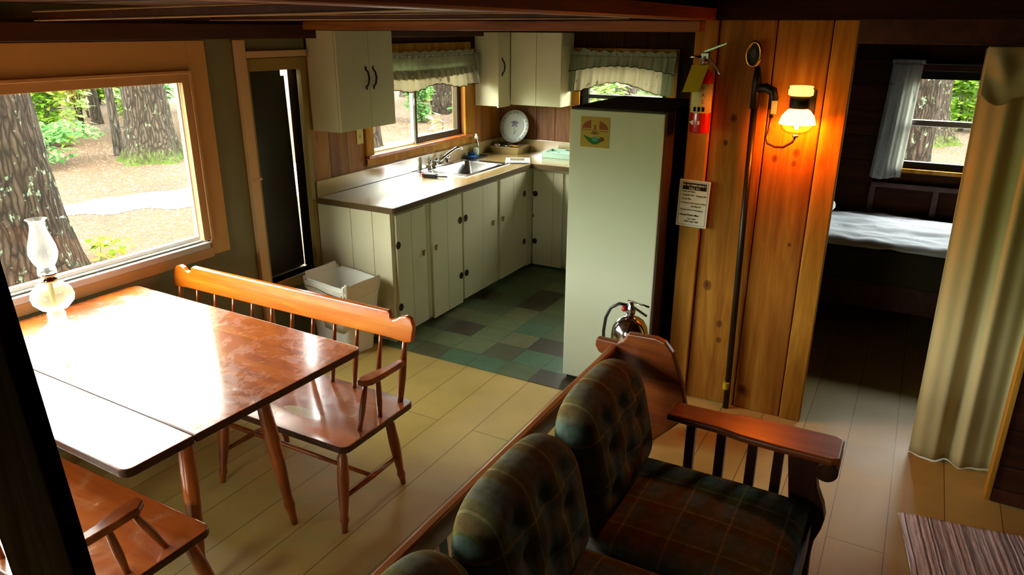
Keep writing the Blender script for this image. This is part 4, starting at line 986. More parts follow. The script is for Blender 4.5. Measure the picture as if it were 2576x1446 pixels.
b = B().hull8([(ex-.05, ey-.058, 1.93), (ex+.035, ey-.055, 1.93), (ex-.0, ey-.075, 1.80), (ex-.085, ey-.078, 1.795)], [(ex-.05, ey-.0595, 1.93), (ex+.035, ey-.0565, 1.93), (ex-.0, ey-.0765, 1.80), (ex-.085, ey-.0795, 1.795)])
b.build('inspection_tag', M['yellow_tag'], t)
B().tube([(ex, ey-.02, 1.95), (ex-.005, ey-.05, 1.945), (ex-.005, ey-.058, 1.927)], .0018, 6).build('tag_loop', M['black'], t)
B().box(ex-.02, ex+.02, ey+.0525, 3.963, 1.74, 1.80).build('bracket', M['iron'], t)

# silver extinguisher behind the sofa
qx, qy = -1.158, 3.38
t = thing('fire_extinguisher', (qx, qy, 0), 'silver water extinguisher on the floor behind the sofa end', 'fire extinguisher')
B().lathe([(.088, 0), (.096, .006), (.096, .60), (.090, .635), (.072, .668), (.042, .690), (.022, .697), (.02, .712)], (qx, qy, .0), 36).build('cylinder', M['chrome'], t, smooth=True)
B().lathe([(.024, .712), (.024, .742), (.014, .757), (.014, .777)], (qx, qy, 0), 18).build('valve', M['steel'], t, smooth=True)
B().sphere((qx-.028, qy-.018, .737), .017, 14).build('gauge', M['red_plastic'], t, smooth=True)
b = B().hull8([(qx-.02, qy-.008, .777), (qx+.10, qy-.02, .763), (qx+.10, qy, .763), (qx-.02, qy+.008, .777)], [(qx-.02, qy-.008, .785), (qx+.10, qy-.02, .769), (qx+.10, qy, .769), (qx-.02, qy+.008, .785)])
b.build('lever', M['chrome'], t, bevel=.002)
B().hull8([(qx, qy-.012, .752), (qx+.09, qy-.02, .712), (qx+.09, qy, .712), (qx, qy+.008, .752)], [(qx, qy-.012, .759), (qx+.09, qy-.02, .718), (qx+.09, qy, .718), (qx, qy+.008, .759)]).build('carry_handle', M['black'], t, bevel=.002)
B().tube([(qx-.02, qy, .752), (qx-.06, qy-.01, .757), (qx-.105, qy-.015, .727), (qx-.13, qy-.015, .667), (qx-.14, qy-.012, .587), (qx-.135, qy-.01, .45), (qx-.11, qy-.005, .33)], .0085, 10).build('hose', M['black'], t, smooth=True)

# ------------------------------------------------------------ notice
t = thing('emergency_notice', (-1.035, 3.955, 1.06), 'white framed emergency call notice on the plank wall by the refrigerator', 'notice', rz=0)
NW, NH = .170, .262; NM = Matrix.Translation((-1.118, 3.9585, 1.322)) @ Matrix.Rotation(math.radians(1.2), 4, 'Y')
def nb(x0, x1, z0, z1, d0, d1): return B().box(x0, x1, -d1, -d0, z0, z1).xf(NM)
nb(0, NW, -NH, 0, 0, .004).build('sheet', M['paper'], t)
b = B()
for x0, x1, z0, z1 in ((.009, NW-.009, -.0105, -.009), (.009, NW-.009, -NH+.009, -NH+.0105), (.009, .0105, -NH+.0105, -.0105), (NW-.0105, NW-.009, -NH+.0105, -.0105),): b.box(x0, x1, -.0046, -.0041, z0, z1)
b.xf(NM).build('border', M['ink'], t)
nb(.018, NW-.018, -.055, -.016, .0041, .0048).build('heading_panel', M['ink'], t)
tx = lambda b, s, x, z, sz, al='LEFT', bo=0: b.text(s, (x, -.0053, z), (1, 0, 0), (0, 0, 1), sz, .0003, al, bo)
b = B(); tx(b, 'IN AN EMERGENCY', NW/2, -.034, .0150, 'CENTER', .0002); tx(b, 'CALL 911', NW/2, -.051, .0155, 'CENTER', .0002); b.xf(NM).build('heading', M['paper'], t)
b = B(); g = .0003
tx(b, 'Please tell them', .018, -.068, .0115, bo=g); tx(b, 'Campsite No:', .018, -.088, .0125, bo=g); tx(b, 'Route & Rd', .100, -.089, .0115, bo=g)
tx(b, 'Phone No:', .018, -.110, .0125, bo=g); tx(b, 'Directions: at the corner of Hwy', .016, -.131, .0105, bo=g); tx(b, 'and Main St.', .075, -.150, .0115, bo=g)
tx(b, 'Give the nature of emergency', .016, -.170, .0105, bo=g); tx(b, 'Nearest Phone: office', .016, -.200, .0122, bo=.0006)
tx(b, 'Tel. 4-555', NW/2, -.222, .0115, 'CENTER', g); tx(b, 'Office open daily', NW/2, -.236, .0115, 'CENTER', g)
b.xf(NM).build('lettering', M['ink'], t)

# ------------------------------------------------------------ pipe, dial and gas lamp
px_ = -.765; py_ = 3.952
t = thing('gas_pipe', (px_, py_, 0), 'dark upright gas pipe with black elbow on the plank wall', 'pipe')
B().tube([(px_+.03, py_, .0), (px_, py_, 1.78)], .017, 14).build('riser', M['pipe'], t, smooth=True)
B().tube([(px_, py_, 1.72), (px_-.0, py_, 1.86), (px_-.005, py_, 1.93)], [.022, .022, .012], 14).build('tee', M['iron'], t, smooth=True)
B().tube([(px_, py_, 1.815), (px_+.05, py_-.01, 1.825), (px_+.085, py_-.012, 1.81), (px_+.095, py_-.012, 1.775), (px_+.092, py_-.012, 1.72)], [.021, .023, .024, .022, .017], 14).build('elbow', M['iron'], t, smooth=True)
B().tube([(px_+.022, py_-.017, .13), (px_+.022, py_-.017, .17)], .0185, 12).build('tape_mark', M['yellow_tag'], t)
t = thing('wall_dial', (-.792, 3.955, 1.92), 'oval brass-rimmed dial above the gas pipe', 'dial')
dx, dz = -.794, 1.984
def oval(rx, rz, n=40): return [(rx*math.cos(2*PI*k/n), rz*math.sin(2*PI*k/n)) for k in range(n)]
B().tube([(dx+.034*math.cos(a), 3.945, dz+.058*math.sin(a)) for a in [2*PI*k/40 for k in range(41)]], .0085, 10, cap=False).build('rim', M['brass'], t, smooth=True)
B().prism([(dx+x, dz+z) for x, z in oval(.033, .057)], 'Y', 3.946, 3.954).build('face', M['iron'], t)
B().prism([(dx+x*.4, dz+.005+z*.4) for x, z in oval(.033, .057)], 'Y', 3.940, 3.9455).build('lens', M['bronze'], t)
B().box(dx-.01, dx+.01, 3.9545, 3.9885, dz-.03, dz+.03).build('mount', M['iron'], t)

gx, gy = -.538, 3.885
t = thing('gas_lamp', (gx, gy, 1.61), 'lit gas wall lamp with white shade glowing orange', 'lamp')
B().lathe([(.030, 1.735), (.052, 1.728), (.075, 1.70), (.083, 1.672), (.085, 1.662)], (gx, gy, 0), 32, cap=False).build('shade', M['lit_shade'], t, smooth=True, solid=.003)
B().lathe([(.078, 1.662), (.076, 1.65), (.066, 1.632), (.045, 1.618), (.02, 1.612), (.012, 1.611)], (gx, gy, 0), 32, cap=False).build('globe', M['amber_glass'], t, smooth=True)
B().lathe([(.001, 0), (.009, .004), (.012, .016), (.009, .028), (.001, .032)], (gx, gy, 1.634), 18).build('mantle', M['emit_mantle'], t, smooth=True)
B().lathe([(.014, 1.598), (.016, 1.602), (.016, 1.608), (.008, 1.610)], (gx, gy, 0), 18).build('finial', M['chrome'], t, smooth=True)
B().lathe([(.046, 1.737), (.048, 1.74), (.047, 1.795), (.044, 1.797)], (gx, gy, 0), 28).build('collar', M['iron'], t, smooth=True)
B().lathe([(.050, 1.798), (.058, 1.802), (.058, 1.825), (.052, 1.832), (.056, 1.842), (.050, 1.844)], (gx, gy, 0), 28).build('chimney_cap', M['lit_amber'], t, smooth=True)
b = B().box(gx-.02, gx+.02, gy+.046, 3.987, 1.745, 1.785).box(gx-.03, gx+.06, 3.982, 3.989, 1.70, 1.82)
b.build('wall_bracket', M['iron'], t, bevel=.002)
vx = px_+.092
B().tube([(vx, py_-.014, 1.70), (vx-.004, py_-.014, 1.62), (vx-.012, py_-.016, 1.58), (vx+.0, py_-.03, 1.553), (vx+.04, py_-.045, 1.540), (gx-.05, gy+.0, 1.545), (gx-.012, gy, 1.572), (gx, gy, 1.599)], .0065, 10).build('supply_tube', M['cord'], t, smooth=True)
B().tube([(vx, py_-.012, 1.719), (vx, py_-.014, 1.68)], .011, 12).build('valve', M['iron'], t, smooth=True)
B().box(vx-.003, vx+.024, py_-.034, py_-.028, 1.70, 1.765).build('valve_tag', M['yellow_label'], t, bevel=.001)
pl = bpy.data.lights.new('gas_lamp_flame', 'POINT'); pl.energy = 15; pl.color = (1, .22, .012); pl.shadow_soft_size = .03
po = bpy.data.objects.new('gas_lamp_flame', pl); COL.objects.link(po); po.location = (gx, gy, 1.590) ; po.location = (gx, gy-.0, 1.65)

# ------------------------------------------------------------ bedroom
t = thing('bed', (.2, 5.85, 0), 'bed with rumpled pale bedspread under the bedroom window', 'bed')
bx0, bx1, by0, by1, bz = -1.0, 1.1, 5.37, 6.31, .74
def bed_fn(u, v):
    x = bx0+(bx1-bx0)*u; y = by0+(by1-by0)*v
    f1 = .016*math.sin((v-.16*u)*26+1.1*noise.noise(Vector((x*1.5, y*2, 0))))*math.exp(-((v-.52+.12*u)/.16)**2)
    z = bz+f1+.016*noise.noise(Vector((x*2.5, y*7, 1)))+.010*noise.noise(Vector((x*9, y*18, 2)))+.02*math.sin(PI*v)
    e = min(v, 1-v)*(by1-by0); z -= .045*max(0, 1-e/.06)**2
    return Vector((x, y, z))
b = B(); b.grid(110, 70, bed_fn); b.build('bedspread', M['bedspread'], t, smooth=True, solid=.006)
b = B(); b.grid(110, 12, lambda u, v: (bx0+(bx1-bx0)*u, by0-.005-.010*math.sin(u*46)*v-.01*v, bz-.045-.24*v)); b.build('bed_skirt', M['bed_side'], t, smooth=True, solid=.004)
B().box(bx0, bx1, by0+.02, by1-.01, .45, bz-.055).build('mattress', M['bed_side'], t, bevel=.03)
B().box(bx0, bx1, by0+.03, by1-.01, .26, .445).build('bed_base', M['plate'], t, bevel=.004)
for x in (bx0+.04, bx1-.04):
    for y in (by0+.07, by1-.05): B().box(x-.03, x+.03, y-.03, y+.03, 0, .258).build('leg', M['plate'], t)
b = B().sphere((-.72, 5.84, bz+.115), .26, 24, (1.0, 1.45, .26))
for v in b.bm.verts: v.co += Vector((0, 0, .012*noise.noise(v.co*9)))
pw = b.build('pillow', M['pillow'], smooth=True); tag(pw, 'white pillow at the left end of the bed', 'pillow')

def drape(name, mat, par, x0f, x1f, y, ztop, zbot, amp, folds, seed, nu=140, nv=40, thick=.003):
    rr = random.Random(seed); ph = [rr.uniform(0, 6) for _ in range(5)]
    def fn(u, v):
        x = x0f(v)+(x1f(v)-x0f(v))*u
        w = .65*math.sin(u*folds*2*PI+ph[0]+.7*math.sin(u*5+ph[1])+.25*v)+.35*math.sin(u*folds*1.6*2*PI+ph[2])
        return Vector((x, y(v)+amp*(.35+.65*v**.5)*w, ztop+(zbot(u)-ztop)*v))
    b = B(); b.grid(nu, nv, fn); return b.build(name, mat, par, smooth=True, solid=thick)
t = thing('window_curtain', (-.17, 6.32, 1.02), 'thin grey floral curtain on the left of the bedroom window', 'curtain')
drape('curtain_panel', M['curtain_grey'], t, lambda v: -.255-.035*v, lambda v: -.055-.02*v, lambda v: 6.325, 1.875, lambda u: 1.02-.012*math.sin(u*5), .012, 4, 8, nu=70)
gathered('heading_ruffle', M['curtain_grey'], t, (-.265, 6.325, 0), (-.045, 6.325, 0), (0, -1, 0), lambda u: 1.90, lambda u: 1.87, .006, 8, 2, .0, .0, nu=60, nv=4)
B().tube([(-.30, 6.335, 1.872), (.85, 6.335, 1.872)], .006, 8).build('curtain_rod', M['iron'], t)

t = thing('doorway_curtain', (.42, 3.93, 0), 'long khaki curtain hanging at the right of the bedroom doorway', 'curtain')
drape('drape', M['curtain_tan'], t, lambda v: .196+.03*v, lambda v: .90, lambda v: 3.955-.03*v, 2.036, lambda u: .003+.004*abs(math.sin(u*9)), .036, 4.5, 31, nu=220)
def swag(u, v):
    x = .200+.42*u; zb = 1.835-.05*math.sin(min(1, u*3.2)*PI)+.01*math.sin(u*15)
    zz = 2.036+(zb-2.036)*v
    yy = 3.908-.016*v-.012*math.sin(u*14)-.012*math.sin(v*5.5+2.2*math.cos(u*10))*min(1, v*3)
    return Vector((x, yy, zz))
b = B(); b.grid(60, 30, swag); b.build('folded_top', M['curtain_tan'], t, smooth=True, solid=.003)
B().tube([(.15, 3.952, 2.033), (.95, 3.952, 2.033)], .006, 10).build('curtain_rod', M['iron'], t)

# ------------------------------------------------------------ rug
def rug_mat():
    s = N('rag_rug'); v = s.coords(False); sp = s.n('SeparateXYZ'); s.t.links.new(v, sp.inputs[0])
    n0 = s.noise(v, 4, 2); x = s.math('ADD', sp.outputs[0], s.math('MULTIPLY', n0, .012))
    w = s.n('TexWhiteNoise', noise_dimensions='1D'); s.t.links.new(s.math('FLOOR', s.math('MULTIPLY', x, 150.0)), w.inputs['W'])
    c = s.ramp(w.outputs['Value'], [(0, lin('#66666a')), (.25, lin('#98989c')), (.5, lin('#bcbcc2')), (.75, lin('#ececf2')), (1, lin('#a8a4a2'))])
    n = s.noise(s.scale(v, (60, 9, 9)), 1, 4, .7); c = s.mix(.5, c, s.ramp(n, [(.35, (.8, .8, .82)), (.65, (1.9, 1.95, 2.05))]), 'MULTIPLY')
    s.bsdf(c, .95, .1, bump=n, bd=.6); return s.m
M['rug'] = rug_mat()
t = thing('rag_rug', (.203, 3.325, 0), 'striped grey rag rug on the floor at lower right', 'rug', rz=math.radians(8.6))
b = B(); b.grid(90, 60, lambda u, v: (.95*u, -.95*v, .011+.003*math.sin(u*300)+.004*noise.noise(Vector((u*5, v*5, 0))))); b.build('weave', M['rug'], t, local=True, smooth=True, solid=.008)

# ------------------------------------------------------------ sofa
t = thing('plaid_sofa', (-.6, 1.8, 0), 'wood-framed sofa with dark tufted plaid cushions in the foreground', 'sofa')
Y0, Y1 = .72, 2.72
b = B().box(-1.032, -.998, Y0-.02, 2.80, .715, .80); b.build('back_rail', M['sofa_wood_y'], t, bevel=.008, seg=3)
B().box(-.998, -.965, Y0, 2.76, .22, .32).build('rear_seat_rail', M['sofa_dark'], t, bevel=.004)
for yy in [Y0+.1+i*.2 for i in range(10)]: B().hull8([(-.985, yy-.02, .325), (-.97, yy-.02, .325), (-.97, yy+.02, .325), (-.985, yy+.02, .325)], [(-1.02, yy-.02, .714), (-1.005, yy-.02, .714), (-1.005, yy+.02, .714), (-1.02, yy+.02, .714)]).build('back_slat', M['sofa_dark'], t)
B().box(-.155, -.115, Y0, 2.62, .17, .31).build('front_rail', M['sofa_dark'], t, bevel=.006)
B().box(-.965, -.155, Y0, 2.62, .26, .285).build('seat_deck', M['sofa_dark'], t)
def arm_set(yc, s):
    pts = [(-.72, yc-.065), (-.50, yc-.070), (-.42, yc-.088), (-.30, yc-.095), (-.085, yc-.098), (-.055, yc-.08), (-.055, yc+.08), (-.085, yc+.098), (-.30, yc+.095), (-.42, yc+.088), (-.50, yc+.07), (-.72, yc+.065)]
    b = B().prism(pts, 'Z', .585, .615)
    b.build('arm_top', M['sofa_wood'], t, bevel=.010, seg=3)
    b = B().lathe([(.038, -.096), (.042, -.09), (.042, .09), (.038, .096)], (-.096, yc, .555), 24, axis='Y'); b.build('arm_scroll', M['sofa_dark'], t, smooth=False, bevel=.003)
    for x in (-.625, -.50, -.375, -.275): B().box(x-.019, x+.019, yc-.018, yc+.018, .285, .5845).build('arm_spindle', M['sofa_dark'], t, bevel=.004)
    prof = [(-.245, .584), (-.135, .584), (-.125, .54), (-.128, .48), (-.115, .42), (-.088, .36), (-.075, .31), (-.082, .26), (-.10, .20), (-.105, .12), (-.10, 0), (-.19, 0), (-.20, .2), (-.215, .35)]
    b = B().prism(prof, 'Y', yc-.03, yc+.03); b.build('front_post', M['sofa_dark'], t, bevel=.006)
    B().box(-.965, -.20, yc-.022, yc+.022, .20, .284).build('side_rail', M['sofa_dark'], t, bevel=.004)
    # wing panel
    yw = yc+s*.10
    prof = [(-1.04, .0), (-.95, .0), (-.93, .25), (-.70, .50), (-.672, .56), (-.70, .68), (-.755, .82), (-.79, .86), (-.83, .872), (-.955, .868), (-.975, .83), (-1.0, .815), (-1.10, .818), (-1.105, .78), (-1.085, .75), (-1.05, .74)]
    B().prism(prof, 'Y', yw-.018, yw+.018).build('wing_panel', M['sofa_wood'], t, bevel=.008, seg=3)
arm_set(2.685, 1); arm_set(Y0-.04, -1)
def sgn(x, p): return math.copysign(abs(x)**p, x)
def back_cushion(yc, hw=.325):
    b = B(); NU, NV = 46, 46
    zb, H = .425, .455
    def outline(u, v):      # u,v in [-1,1]
        yy = hw*u; lim = (1-abs(u)**3.6)**.55 if abs(u) < 1 else 0   # arched top
        zt = H*(.60+.40*lim)
        return yy, zb+zt*(v+1)/2
    tuft = [(-.42, .1), (.42, .1), (0, .55), (0, -.30), (-.55, -.55), (.55, -.55), (-.5, .62), (.5, .62)]
    def depth(u, v):
        e = (1-abs(u)**5)*(1-abs(v)**5); d = max(0, e)**.42
        f = 1
        for tu, tv in tuft:
            r2 = ((u-tu)/.16)**2+((v-tv)/.16)**2; f -= .16*math.exp(-r2)
        for tu in (-.42, 0, .42): f -= .05*math.exp(-((u-tu-.04*math.sin(v*4))/.05)**2)
        return d, f
    def pos(u, v, side):
        yy, zz = outline(u, v); d, f = depth(u, v)
        k = (zz-zb)/H; back = -.905-.085*k; front = -.745-.085*k*1.2
        mid = (back+front)/2
        x = mid+(front-mid)*d*(f*1.12)+.035*d*(f-.4) if side > 0 else mid+(back-mid)*d
        return Vector((x, yc+yy, zz))
    def ang(i, n): return math.sin(-PI/2+PI*i/n)
    F = [[None]*(NV+1) for _ in range(NU+1)]; K = [[None]*(NV+1) for _ in range(NU+1)]
    for i in range(NU+1):
        for j in range(NV+1):
            u, v = ang(i, NU), ang(j, NV)
            F[i][j] = b.bm.verts.new(pos(u, v, 1))
            K[i][j] = F[i][j] if i in (0, NU) or j in (0, NV) else b.bm.verts.new(pos(u, v, -1))
    for i in range(NU):
        for j in range(NV):
            b.bm.faces.new((F[i][j], F[i+1][j], F[i+1][j+1], F[i][j+1])); b.bm.faces.new((K[i][j], K[i][j+1], K[i+1][j+1], K[i+1][j]))
    return b.build('back_cushion', M['plaid_yz'], t, smooth=True)
def seat_cushion(yc, hw=.325):
    b = B(); NU, NV = 36, 36
    def pos(u, v, side):
        x = -.505+.375*u; y = yc+hw*v; e = max(0, (1-abs(u)**7)*(1-abs(v)**7))**.4
        zc = .362; dz = .062*e*(1 if side > 0 else .9)+(.018*(1-u*u)*(1-v*v) if side > 0 else 0)
        return Vector((x, y, zc+side*dz))
    def ang(i, n): return math.sin(-PI/2+PI*i/n)
    F = {}; K = {}
    for i in range(NU+1):
        for j in range(NV+1):
            u, v = ang(i, NU), ang(j, NV); F[i, j] = b.bm.verts.new(pos(u, v, 1))
            K[i, j] = F[i, j] if i in (0, NU) or j in (0, NV) else b.bm.verts.new(pos(u, v, -1))
    for i in range(NU):
        for j in range(NV):
            b.bm.faces.new((F[i, j], F[i+1, j], F[i+1, j+1], F[i, j+1])); b.bm.faces.new((K[i, j], K[i, j+1], K[i+1, j+1], K[i+1, j]))
    return b.build('seat_cushion', M['plaid_xy'], t, smooth=True)
for yc in (2.31, 1.655, 1.0): back_cushion(yc); seat_cushion(yc-.015)

# ------------------------------------------------------------ dark leaning post at the left edge
b = B()
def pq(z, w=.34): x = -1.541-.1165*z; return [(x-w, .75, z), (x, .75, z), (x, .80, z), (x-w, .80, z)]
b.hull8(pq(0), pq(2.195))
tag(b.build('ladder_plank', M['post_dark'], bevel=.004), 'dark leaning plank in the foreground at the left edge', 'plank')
#--PART3--
# ------------------------------------------------------------ outdoors
G = -.45
def ground_mat():
    s = N('pine_needle_ground'); v = s.coords(False)
    n1 = s.noise(v, .35, 5, .6); n2 = s.noise(v, 9, 5, .75); n3 = s.noise(v, 26, 3, .6, .6)
    c = s.ramp(n1, [(.3, lin('#31251a')), (.5, lin('#3c2c1e')), (.7, lin('#352d25'))])
    c = s.mix(.7, c, s.ramp(n2, [(.3, (.45, .42, .4)), (.7, (1.5, 1.45, 1.4))]), 'MULTIPLY')
    c = s.mix(s.ramp(n3, [(.62, (0, 0, 0)), (.67, (1, 1, 1))]), c, lin('#8f8576'))
    s.bsdf(c, .95, .1, bump=n2, bd=.6); return s.m
def bark_mat(name, dark, light, lichen, moss=None, mz=0):
    s = N(name); v = s.coords(False); g = s.scale(v, (20, 20, 2.6))
    n0 = s.noise(v, 3, 3); vo = s.n('TexVoronoi', feature='DISTANCE_TO_EDGE'); nd_ = s.n('TexNoise'); nd_.inputs['Scale'].default_value = 3.0; nd_.inputs['Detail'].default_value = 3; s.t.links.new(v, nd_.inputs['Vector'])
    va = s.n('VectorMath', operation='MULTIPLY_ADD'); s.t.links.new(nd_.outputs['Color'], va.inputs[0]); va.inputs[1].default_value = (2.2, 2.2, .8); s.t.links.new(g, va.inputs[2])
    s.t.links.new(va.outputs[0], vo.inputs['Vector']); vo.inputs['Scale'].default_value = 1
    vo.inputs['Randomness'].default_value = 1
    r = s.ramp(vo.outputs['Distance'], [(.0, (0, 0, 0)), (.30, (1, 1, 1))])
    n = s.noise(g, 2.2, 5, .7)
    c = s.mix(s.math('MULTIPLY', r, s.math('ADD', n, .2)), dark, light)
    n2 = s.noise(s.scale(v, (14, 14, 9)), 1, 4, .7); c = s.mix(s.ramp(n2, [(.60, (0, 0, 0)), (.68, (1, 1, 1))]), c, lichen)
    if moss:
        sp = s.n('SeparateXYZ'); s.t.links.new(v, sp.inputs[0])
        h = s.math('ADD', s.math('SUBTRACT', mz, sp.outputs[2]), s.math('MULTIPLY', s.math('SUBTRACT', n2, .5), 1.2))
        c = s.mix(s.ramp(h, [(.0, (0, 0, 0)), (.35, (.85, .85, .85))]), c, moss)
    s.bsdf(c, .95, .1, bump=s.math('ADD', r, s.math('MULTIPLY', n, .5)), bd=1.0); return s.m
M['ground'] = ground_mat()
M['sand'] = plain('pale_sandy_track', (.24, .22, .195, 1), .95, .1, var=.25, sc=3)  # pale sand with the sunlight on the track put into its colour
M['bark'] = bark_mat('grey_brown_bark', lin('#120d09'), lin('#392e24'), lin('#586650'))
M['bark_moss'] = bark_mat('mossy_bark', lin('#16110c'), lin('#41362d'), lin('#58624b'), lin('#33420e'), .28)
M['bark_dark'] = bark_mat('dark_bark', lin('#1c1712'), lin('#4d443c'), lin('#5a5f50'))
def leaf_mat(name, c1, c2):
    s = N(name); oi = s.n('NewGeometry'); c = s.mix(oi.outputs['Random Per Island'], c1, c2)
    d = s.n('BsdfDiffuse'); tr = s.n('BsdfTranslucent'); s.t.links.new(c, d.inputs[0]); s.t.links.new(c, tr.inputs[0])
    mx = s.n('MixShader'); mx.inputs[0].default_value = .45; s.t.links.new(d.outputs[0], mx.inputs[1]); s.t.links.new(tr.outputs[0], mx.inputs[2]); s.t.links.new(mx.outputs[0], s.out.inputs[0]); return s.m
M['leaf'] = leaf_mat('bright_leaf', lin('#486a1c'), lin('#7c9c34')); M['leaf_cool'] = leaf_mat('cool_leaf', lin('#386636'), lin('#68904e')); M['leaf_pale'] = leaf_mat('pale_leaf', lin('#7a983f'), lin('#a4b876'))

b = B(); b.grid(70, 70, lambda u, v: (-45+90*u, -25+95*v, G))
struct(b.build('ground', M['ground'], local=True, smooth=True))
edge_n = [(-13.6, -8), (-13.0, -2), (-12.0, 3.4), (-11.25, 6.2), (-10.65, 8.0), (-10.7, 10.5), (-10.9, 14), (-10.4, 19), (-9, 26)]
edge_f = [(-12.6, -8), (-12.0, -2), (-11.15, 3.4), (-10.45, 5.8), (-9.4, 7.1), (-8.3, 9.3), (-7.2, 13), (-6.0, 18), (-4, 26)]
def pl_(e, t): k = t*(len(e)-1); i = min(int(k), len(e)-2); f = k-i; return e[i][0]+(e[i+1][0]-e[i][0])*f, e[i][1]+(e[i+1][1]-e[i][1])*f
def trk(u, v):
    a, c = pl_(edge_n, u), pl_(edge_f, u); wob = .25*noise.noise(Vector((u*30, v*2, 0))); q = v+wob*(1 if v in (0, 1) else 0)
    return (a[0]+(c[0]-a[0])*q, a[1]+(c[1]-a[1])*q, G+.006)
b = B(); b.grid(80, 7, trk); struct(b.build('track', M['sand'], local=True))  # sandy track, its sunlight painted by the pale material

def trunk(x, y, r, h, flare, label, mat, group=None, lean=(0, 0), n=40, seed=0, name='tree', ridge=.06, unseen_bend=0):
    t = thing(name, (x, y, G), label, 'tree', group)
    rings = []
    b = B(); nz = 44
    def fn(u, v):
        z = h*(v**1.6); a = 2*PI*u
        rr = r*(1-.25*z/h)+flare*math.exp(-z/.38)*(1+.45*math.sin(a*5+seed))
        rr *= 1+ridge*noise.noise(Vector((math.cos(a)*5, math.sin(a)*5, z*1.1+seed)))+ridge*.8*noise.noise(Vector((math.cos(a)*12, math.sin(a)*12, z*2.5+seed)))
        return (rr*math.cos(a)+lean[0]*z, rr*math.sin(a)+lean[1]*z-unseen_bend*max(0, z-1.9)**2, z-.02)
    b.grid(n, nz, fn, close_u=True); b.build('trunk', mat, t, local=True, smooth=True); return t
trunk(-8.1, 4.06, .40, 5, .10, 'massive lichen-spotted trunk filling the left edge of the picture window', M['bark'], lean=(.0, -.05), n=90, seed=1, unseen_bend=.24)  # unseen upper trunk bent aside so the tabletop mirrors open sky
trunk(-13.55, 9.48, .40, 12, .26, 'thick trunk with mossy flared base seen through the picture window', M['bark_moss'], n=90, seed=2)
trunk(-14.7, 9.5, .085, 9, .03, 'thin straight trunk left of the mossy tree, seen through the picture window', M['bark_dark'], n=20, seed=3)
trunk(-18.3, 9.4, .20, 12, .05, 'dark trunk behind leaves at the left of the picture window', M['bark_dark'], n=24, seed=4)
trunk(-13.4, 19.7, .30, 12, .08, 'grey trunk in the right pane of the sink window', M['bark'], n=40, seed=5)
trunk(-10.35, 12.45, .20, 12, .06, 'pale trunk at the lower left corner of the sink window', M['bark'], n=40, seed=6)
trunk(-.06, 13.2, .27, 12, .08, 'lichen-patched trunk filling the left of the bedroom window', M['bark'], n=60, seed=7)
trunk(.16, 20.3, .33, 12, .34, 'mossy-footed trunk just right of the nearest tree in the bedroom window', M['bark_moss'], n=60, seed=8)
far = [(-20.1, 12.5, .13), (-20.5, 14.0, .16), (-23, 13, .2), (-24, 16.5, .22), (-17, 12.4, .07), (-27, 17, .25), (-22.5, 10.5, .2), (-28, 20, .3), (-25, 12, .14),
       (-16, 20.3, .13), (-16.6, 20.8, .12), (-18, 24, .25), (-15, 25, .22), (-12, 27, .25), (-20, 29, .3), (-10, 30, .22), (-14, 32, .3), (-6.2, 16.5, .14), (-5.6, 15.5, .18), (-7, 19, .2), (-5, 20, .16), (-8.6, 24, .2),
       (3.4, 24, .12), (3.6, 29.5, .22), (1.5, 28, .13), (-.4, 31, .3), (2.6, 30, .2), (3.3, 27, .15)]
src = None
for i, (x, y, r) in enumerate(far):
    lb = 'slim distant tree trunk in the woods outside the windows'
    if src is None: src = trunk(x, y, .2, 13, .05, lb, M['bark_dark'], 'distant trunks in the woods', n=16, seed=9, name='distant_tree'); o = src
    else: o = copy_tree(src)
    o.location = (x, y, G); o.scale = (r/.2, r/.2, 1); o.rotation_euler.z = i*1.3

def leaves(b, c, n, R, size, rr, drop=0):
    for _ in range(n):
        while True:
            p = Vector((rr.uniform(-1, 1), rr.uniform(-1, 1), rr.uniform(-1, 1)))
            if .25 < p.length < 1: break
        p = Vector((p.x*R[0], p.y*R[1], p.z*R[2]))+Vector(c)
        L = size*rr.uniform(.6, 1.3); a = rr.uniform(0, 2*PI); d = Vector((math.cos(a), math.sin(a), rr.uniform(-.6, .25)-drop)).normalized()
        s = d.cross(Vector((rr.uniform(-.4, .4), rr.uniform(-.4, .4), 1))).normalized()*L*.26
        b.bm.faces.new([b.bm.verts.new(q) for q in (p, p+d*L*.3+s, p+d*L*.65+s*.8, p+d*L, p+d*L*.65-s*.8, p+d*L*.3-s)])
def bush(kind, seed, h, w, n, size, mat):
    rr = random.Random(seed)
    t = thing('leafy_shrub', (0, 0, 0), 'leafy green undergrowth bush in the woods outside the windows', 'shrub', 'undergrowth bushes in the woods')
    fb = B()
    cl = [(rr.uniform(-w, w)*.7, rr.uniform(-w, w)*.7, h*rr.uniform(.15, .95)) for _ in range(9)]
    for c in cl: leaves(fb, c, n//9, (w*.55, w*.55, h*.16), size, rr)
    fb.build('foliage', mat, t, local=True)
    sb = B()
    for c in cl[:5]: sb.tube([(c[0]*.1, c[1]*.1, 0), (c[0]*.4, c[1]*.4, c[2]*.5), (c[0], c[1], c[2])], [.018, .013, .006], 6)
    sb.build('stems', M['bark_dark'], t, local=True); return t
protos = [bush(0, 1, 2.8, .58, 1700, .19, M['leaf']), bush(1, 2, 1.7, .55, 1100, .17, M['leaf_cool']), bush(2, 3, 3.2, .55, 1500, .2, M['leaf_pale']), bush(3, 4, 4.6, .66, 2200, .24, M['leaf'])]
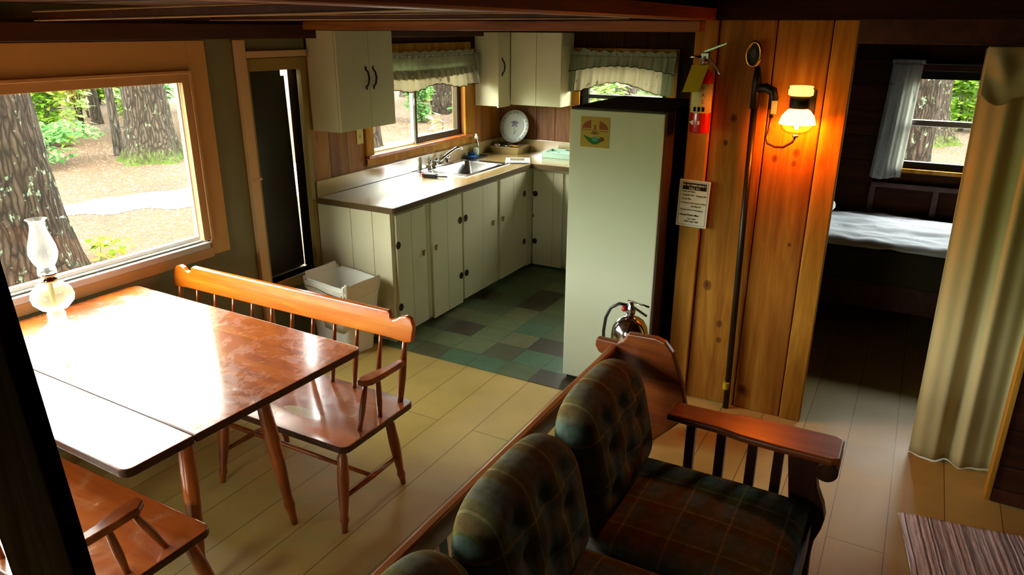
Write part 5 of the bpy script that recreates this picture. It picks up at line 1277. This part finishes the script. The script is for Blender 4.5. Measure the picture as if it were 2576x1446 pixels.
def sector(n, d0, d1, a0, a1, seed, kinds):
    rr = random.Random(seed); out = []
    for _ in range(n*60):
        d = rr.uniform(d0, d1); a = math.radians(rr.uniform(a0, a1)); p = (-d*math.sin(a), d*math.cos(a))
        if all((p[0]-q[0])**2+(p[1]-q[1])**2 > 2.5 for q in placed) and all((p[0]-q[0])**2+(p[1]-q[1])**2 > 1.6 for q in trees_at): out.append((*p, rr.choice(kinds))); placed.append(p)
        if len(out) == n: break
    return out
placed = []; trees_at = [(-8.1, 4.06), (-13.55, 9.48), (-14.7, 9.5), (-18.3, 9.4), (-13.4, 19.7), (-10.35, 12.45), (0, 13.2), (.16, 20.3), (-15, 8.2), (-15.6, 8.9), (-15.6, 7.6)]+[(x, y) for x, y, _ in far]
manual = [(-17.05, 9.45, 0), (-18.1, 10.9, 2), (-19.4, 10.6, 3), (-18.6, 12.8, 0), (-16.3, 11.4, 1), (-21.4, 11.6, 3), (-21.9, 14.9, 0), (.95, 23.3, 0), (1.1, 26.9, 3), (1.95, 24.1, 2), (2.6, 22.9, 0)]
placed += [(x, y) for x, y, _ in manual]
spots = manual+sector(12, 17.0, 19.8, 54, 65, 1, (1, 0, 2, 0))+sector(26, 19.5, 30, 50, 67, 2, (0, 2, 0, 3))+sector(5, 21, 23.5, 31, 40, 3, (1, 1, 0))+sector(14, 24, 33, 27, 42, 4, (0, 2))+sector(10, 13, 22, 14, 25, 5, (0, 2, 1))+sector(6, 24, 30, 8, 24, 6, (3, 0))+sector(6, 22.5, 26, -6, -1, 7, (0, 2, 1))+sector(8, 26, 33, -8, 3, 8, (3, 0, 3))
used = set(); rr = random.Random(11)
for x, y, k in spots:
    if k not in used: o = protos[k]; used.add(k)
    else: o = copy_tree(protos[k])
    s = rr.uniform(.8, 1.15); o.location = (x, y, G); o.scale = (s, s, s); o.rotation_euler.z = rr.uniform(0, 6.28)
# feathery low evergreen and small plants close by
rr = random.Random(5)
t = thing('fir_sapling', (-15.0, 8.2, G), 'soft blue-green young fir low beside the big trunk, through the picture window', 'shrub'); b = B()
for i in range(10): leaves(b, (rr.uniform(-.7, .7), rr.uniform(-.7, .7), rr.uniform(.25, .8)), 90, (.5, .5, .14), .14, rr, .3)
b.build('foliage', M['leaf_cool'], t, local=True); B().tube([(0, 0, 0), (0, 0, .9)], [.02, .006], 6).build('stem', M['bark_dark'], t, local=True)
t = thing('seedling', (-8.0, 4.72, G), 'small bright green seedling on the ground just outside the picture window', 'plant'); b = B()
for i in range(7): leaves(b, (rr.uniform(-.2, .2), rr.uniform(-.25, .25), rr.uniform(.08, .26)), 9, (.12, .12, .05), .12, rr)
b.build('foliage', M['leaf'], t, local=True); B().tube([(0, 0, 0), (0, .03, .22)], [.008, .004], 6).build('stem', M['leaf'], t, local=True)
t = thing('leafy_branch', (-6.6, 9.6, G), 'pale leafy sapling close outside the right pane of the sink window', 'shrub'); b = B()
for i in range(6): leaves(b, (rr.uniform(-.18, .18), rr.uniform(-.2, .2), rr.uniform(.55, 1.25)), 9, (.15, .15, .09), .15, rr, .2)
b.build('foliage', M['leaf_pale'], t, local=True); B().tube([(0, 0, 0), (.02, .0, .7), (.05, .05, 1.25)], [.010, .007, .004], 6).build('stem', M['bark_dark'], t, local=True)
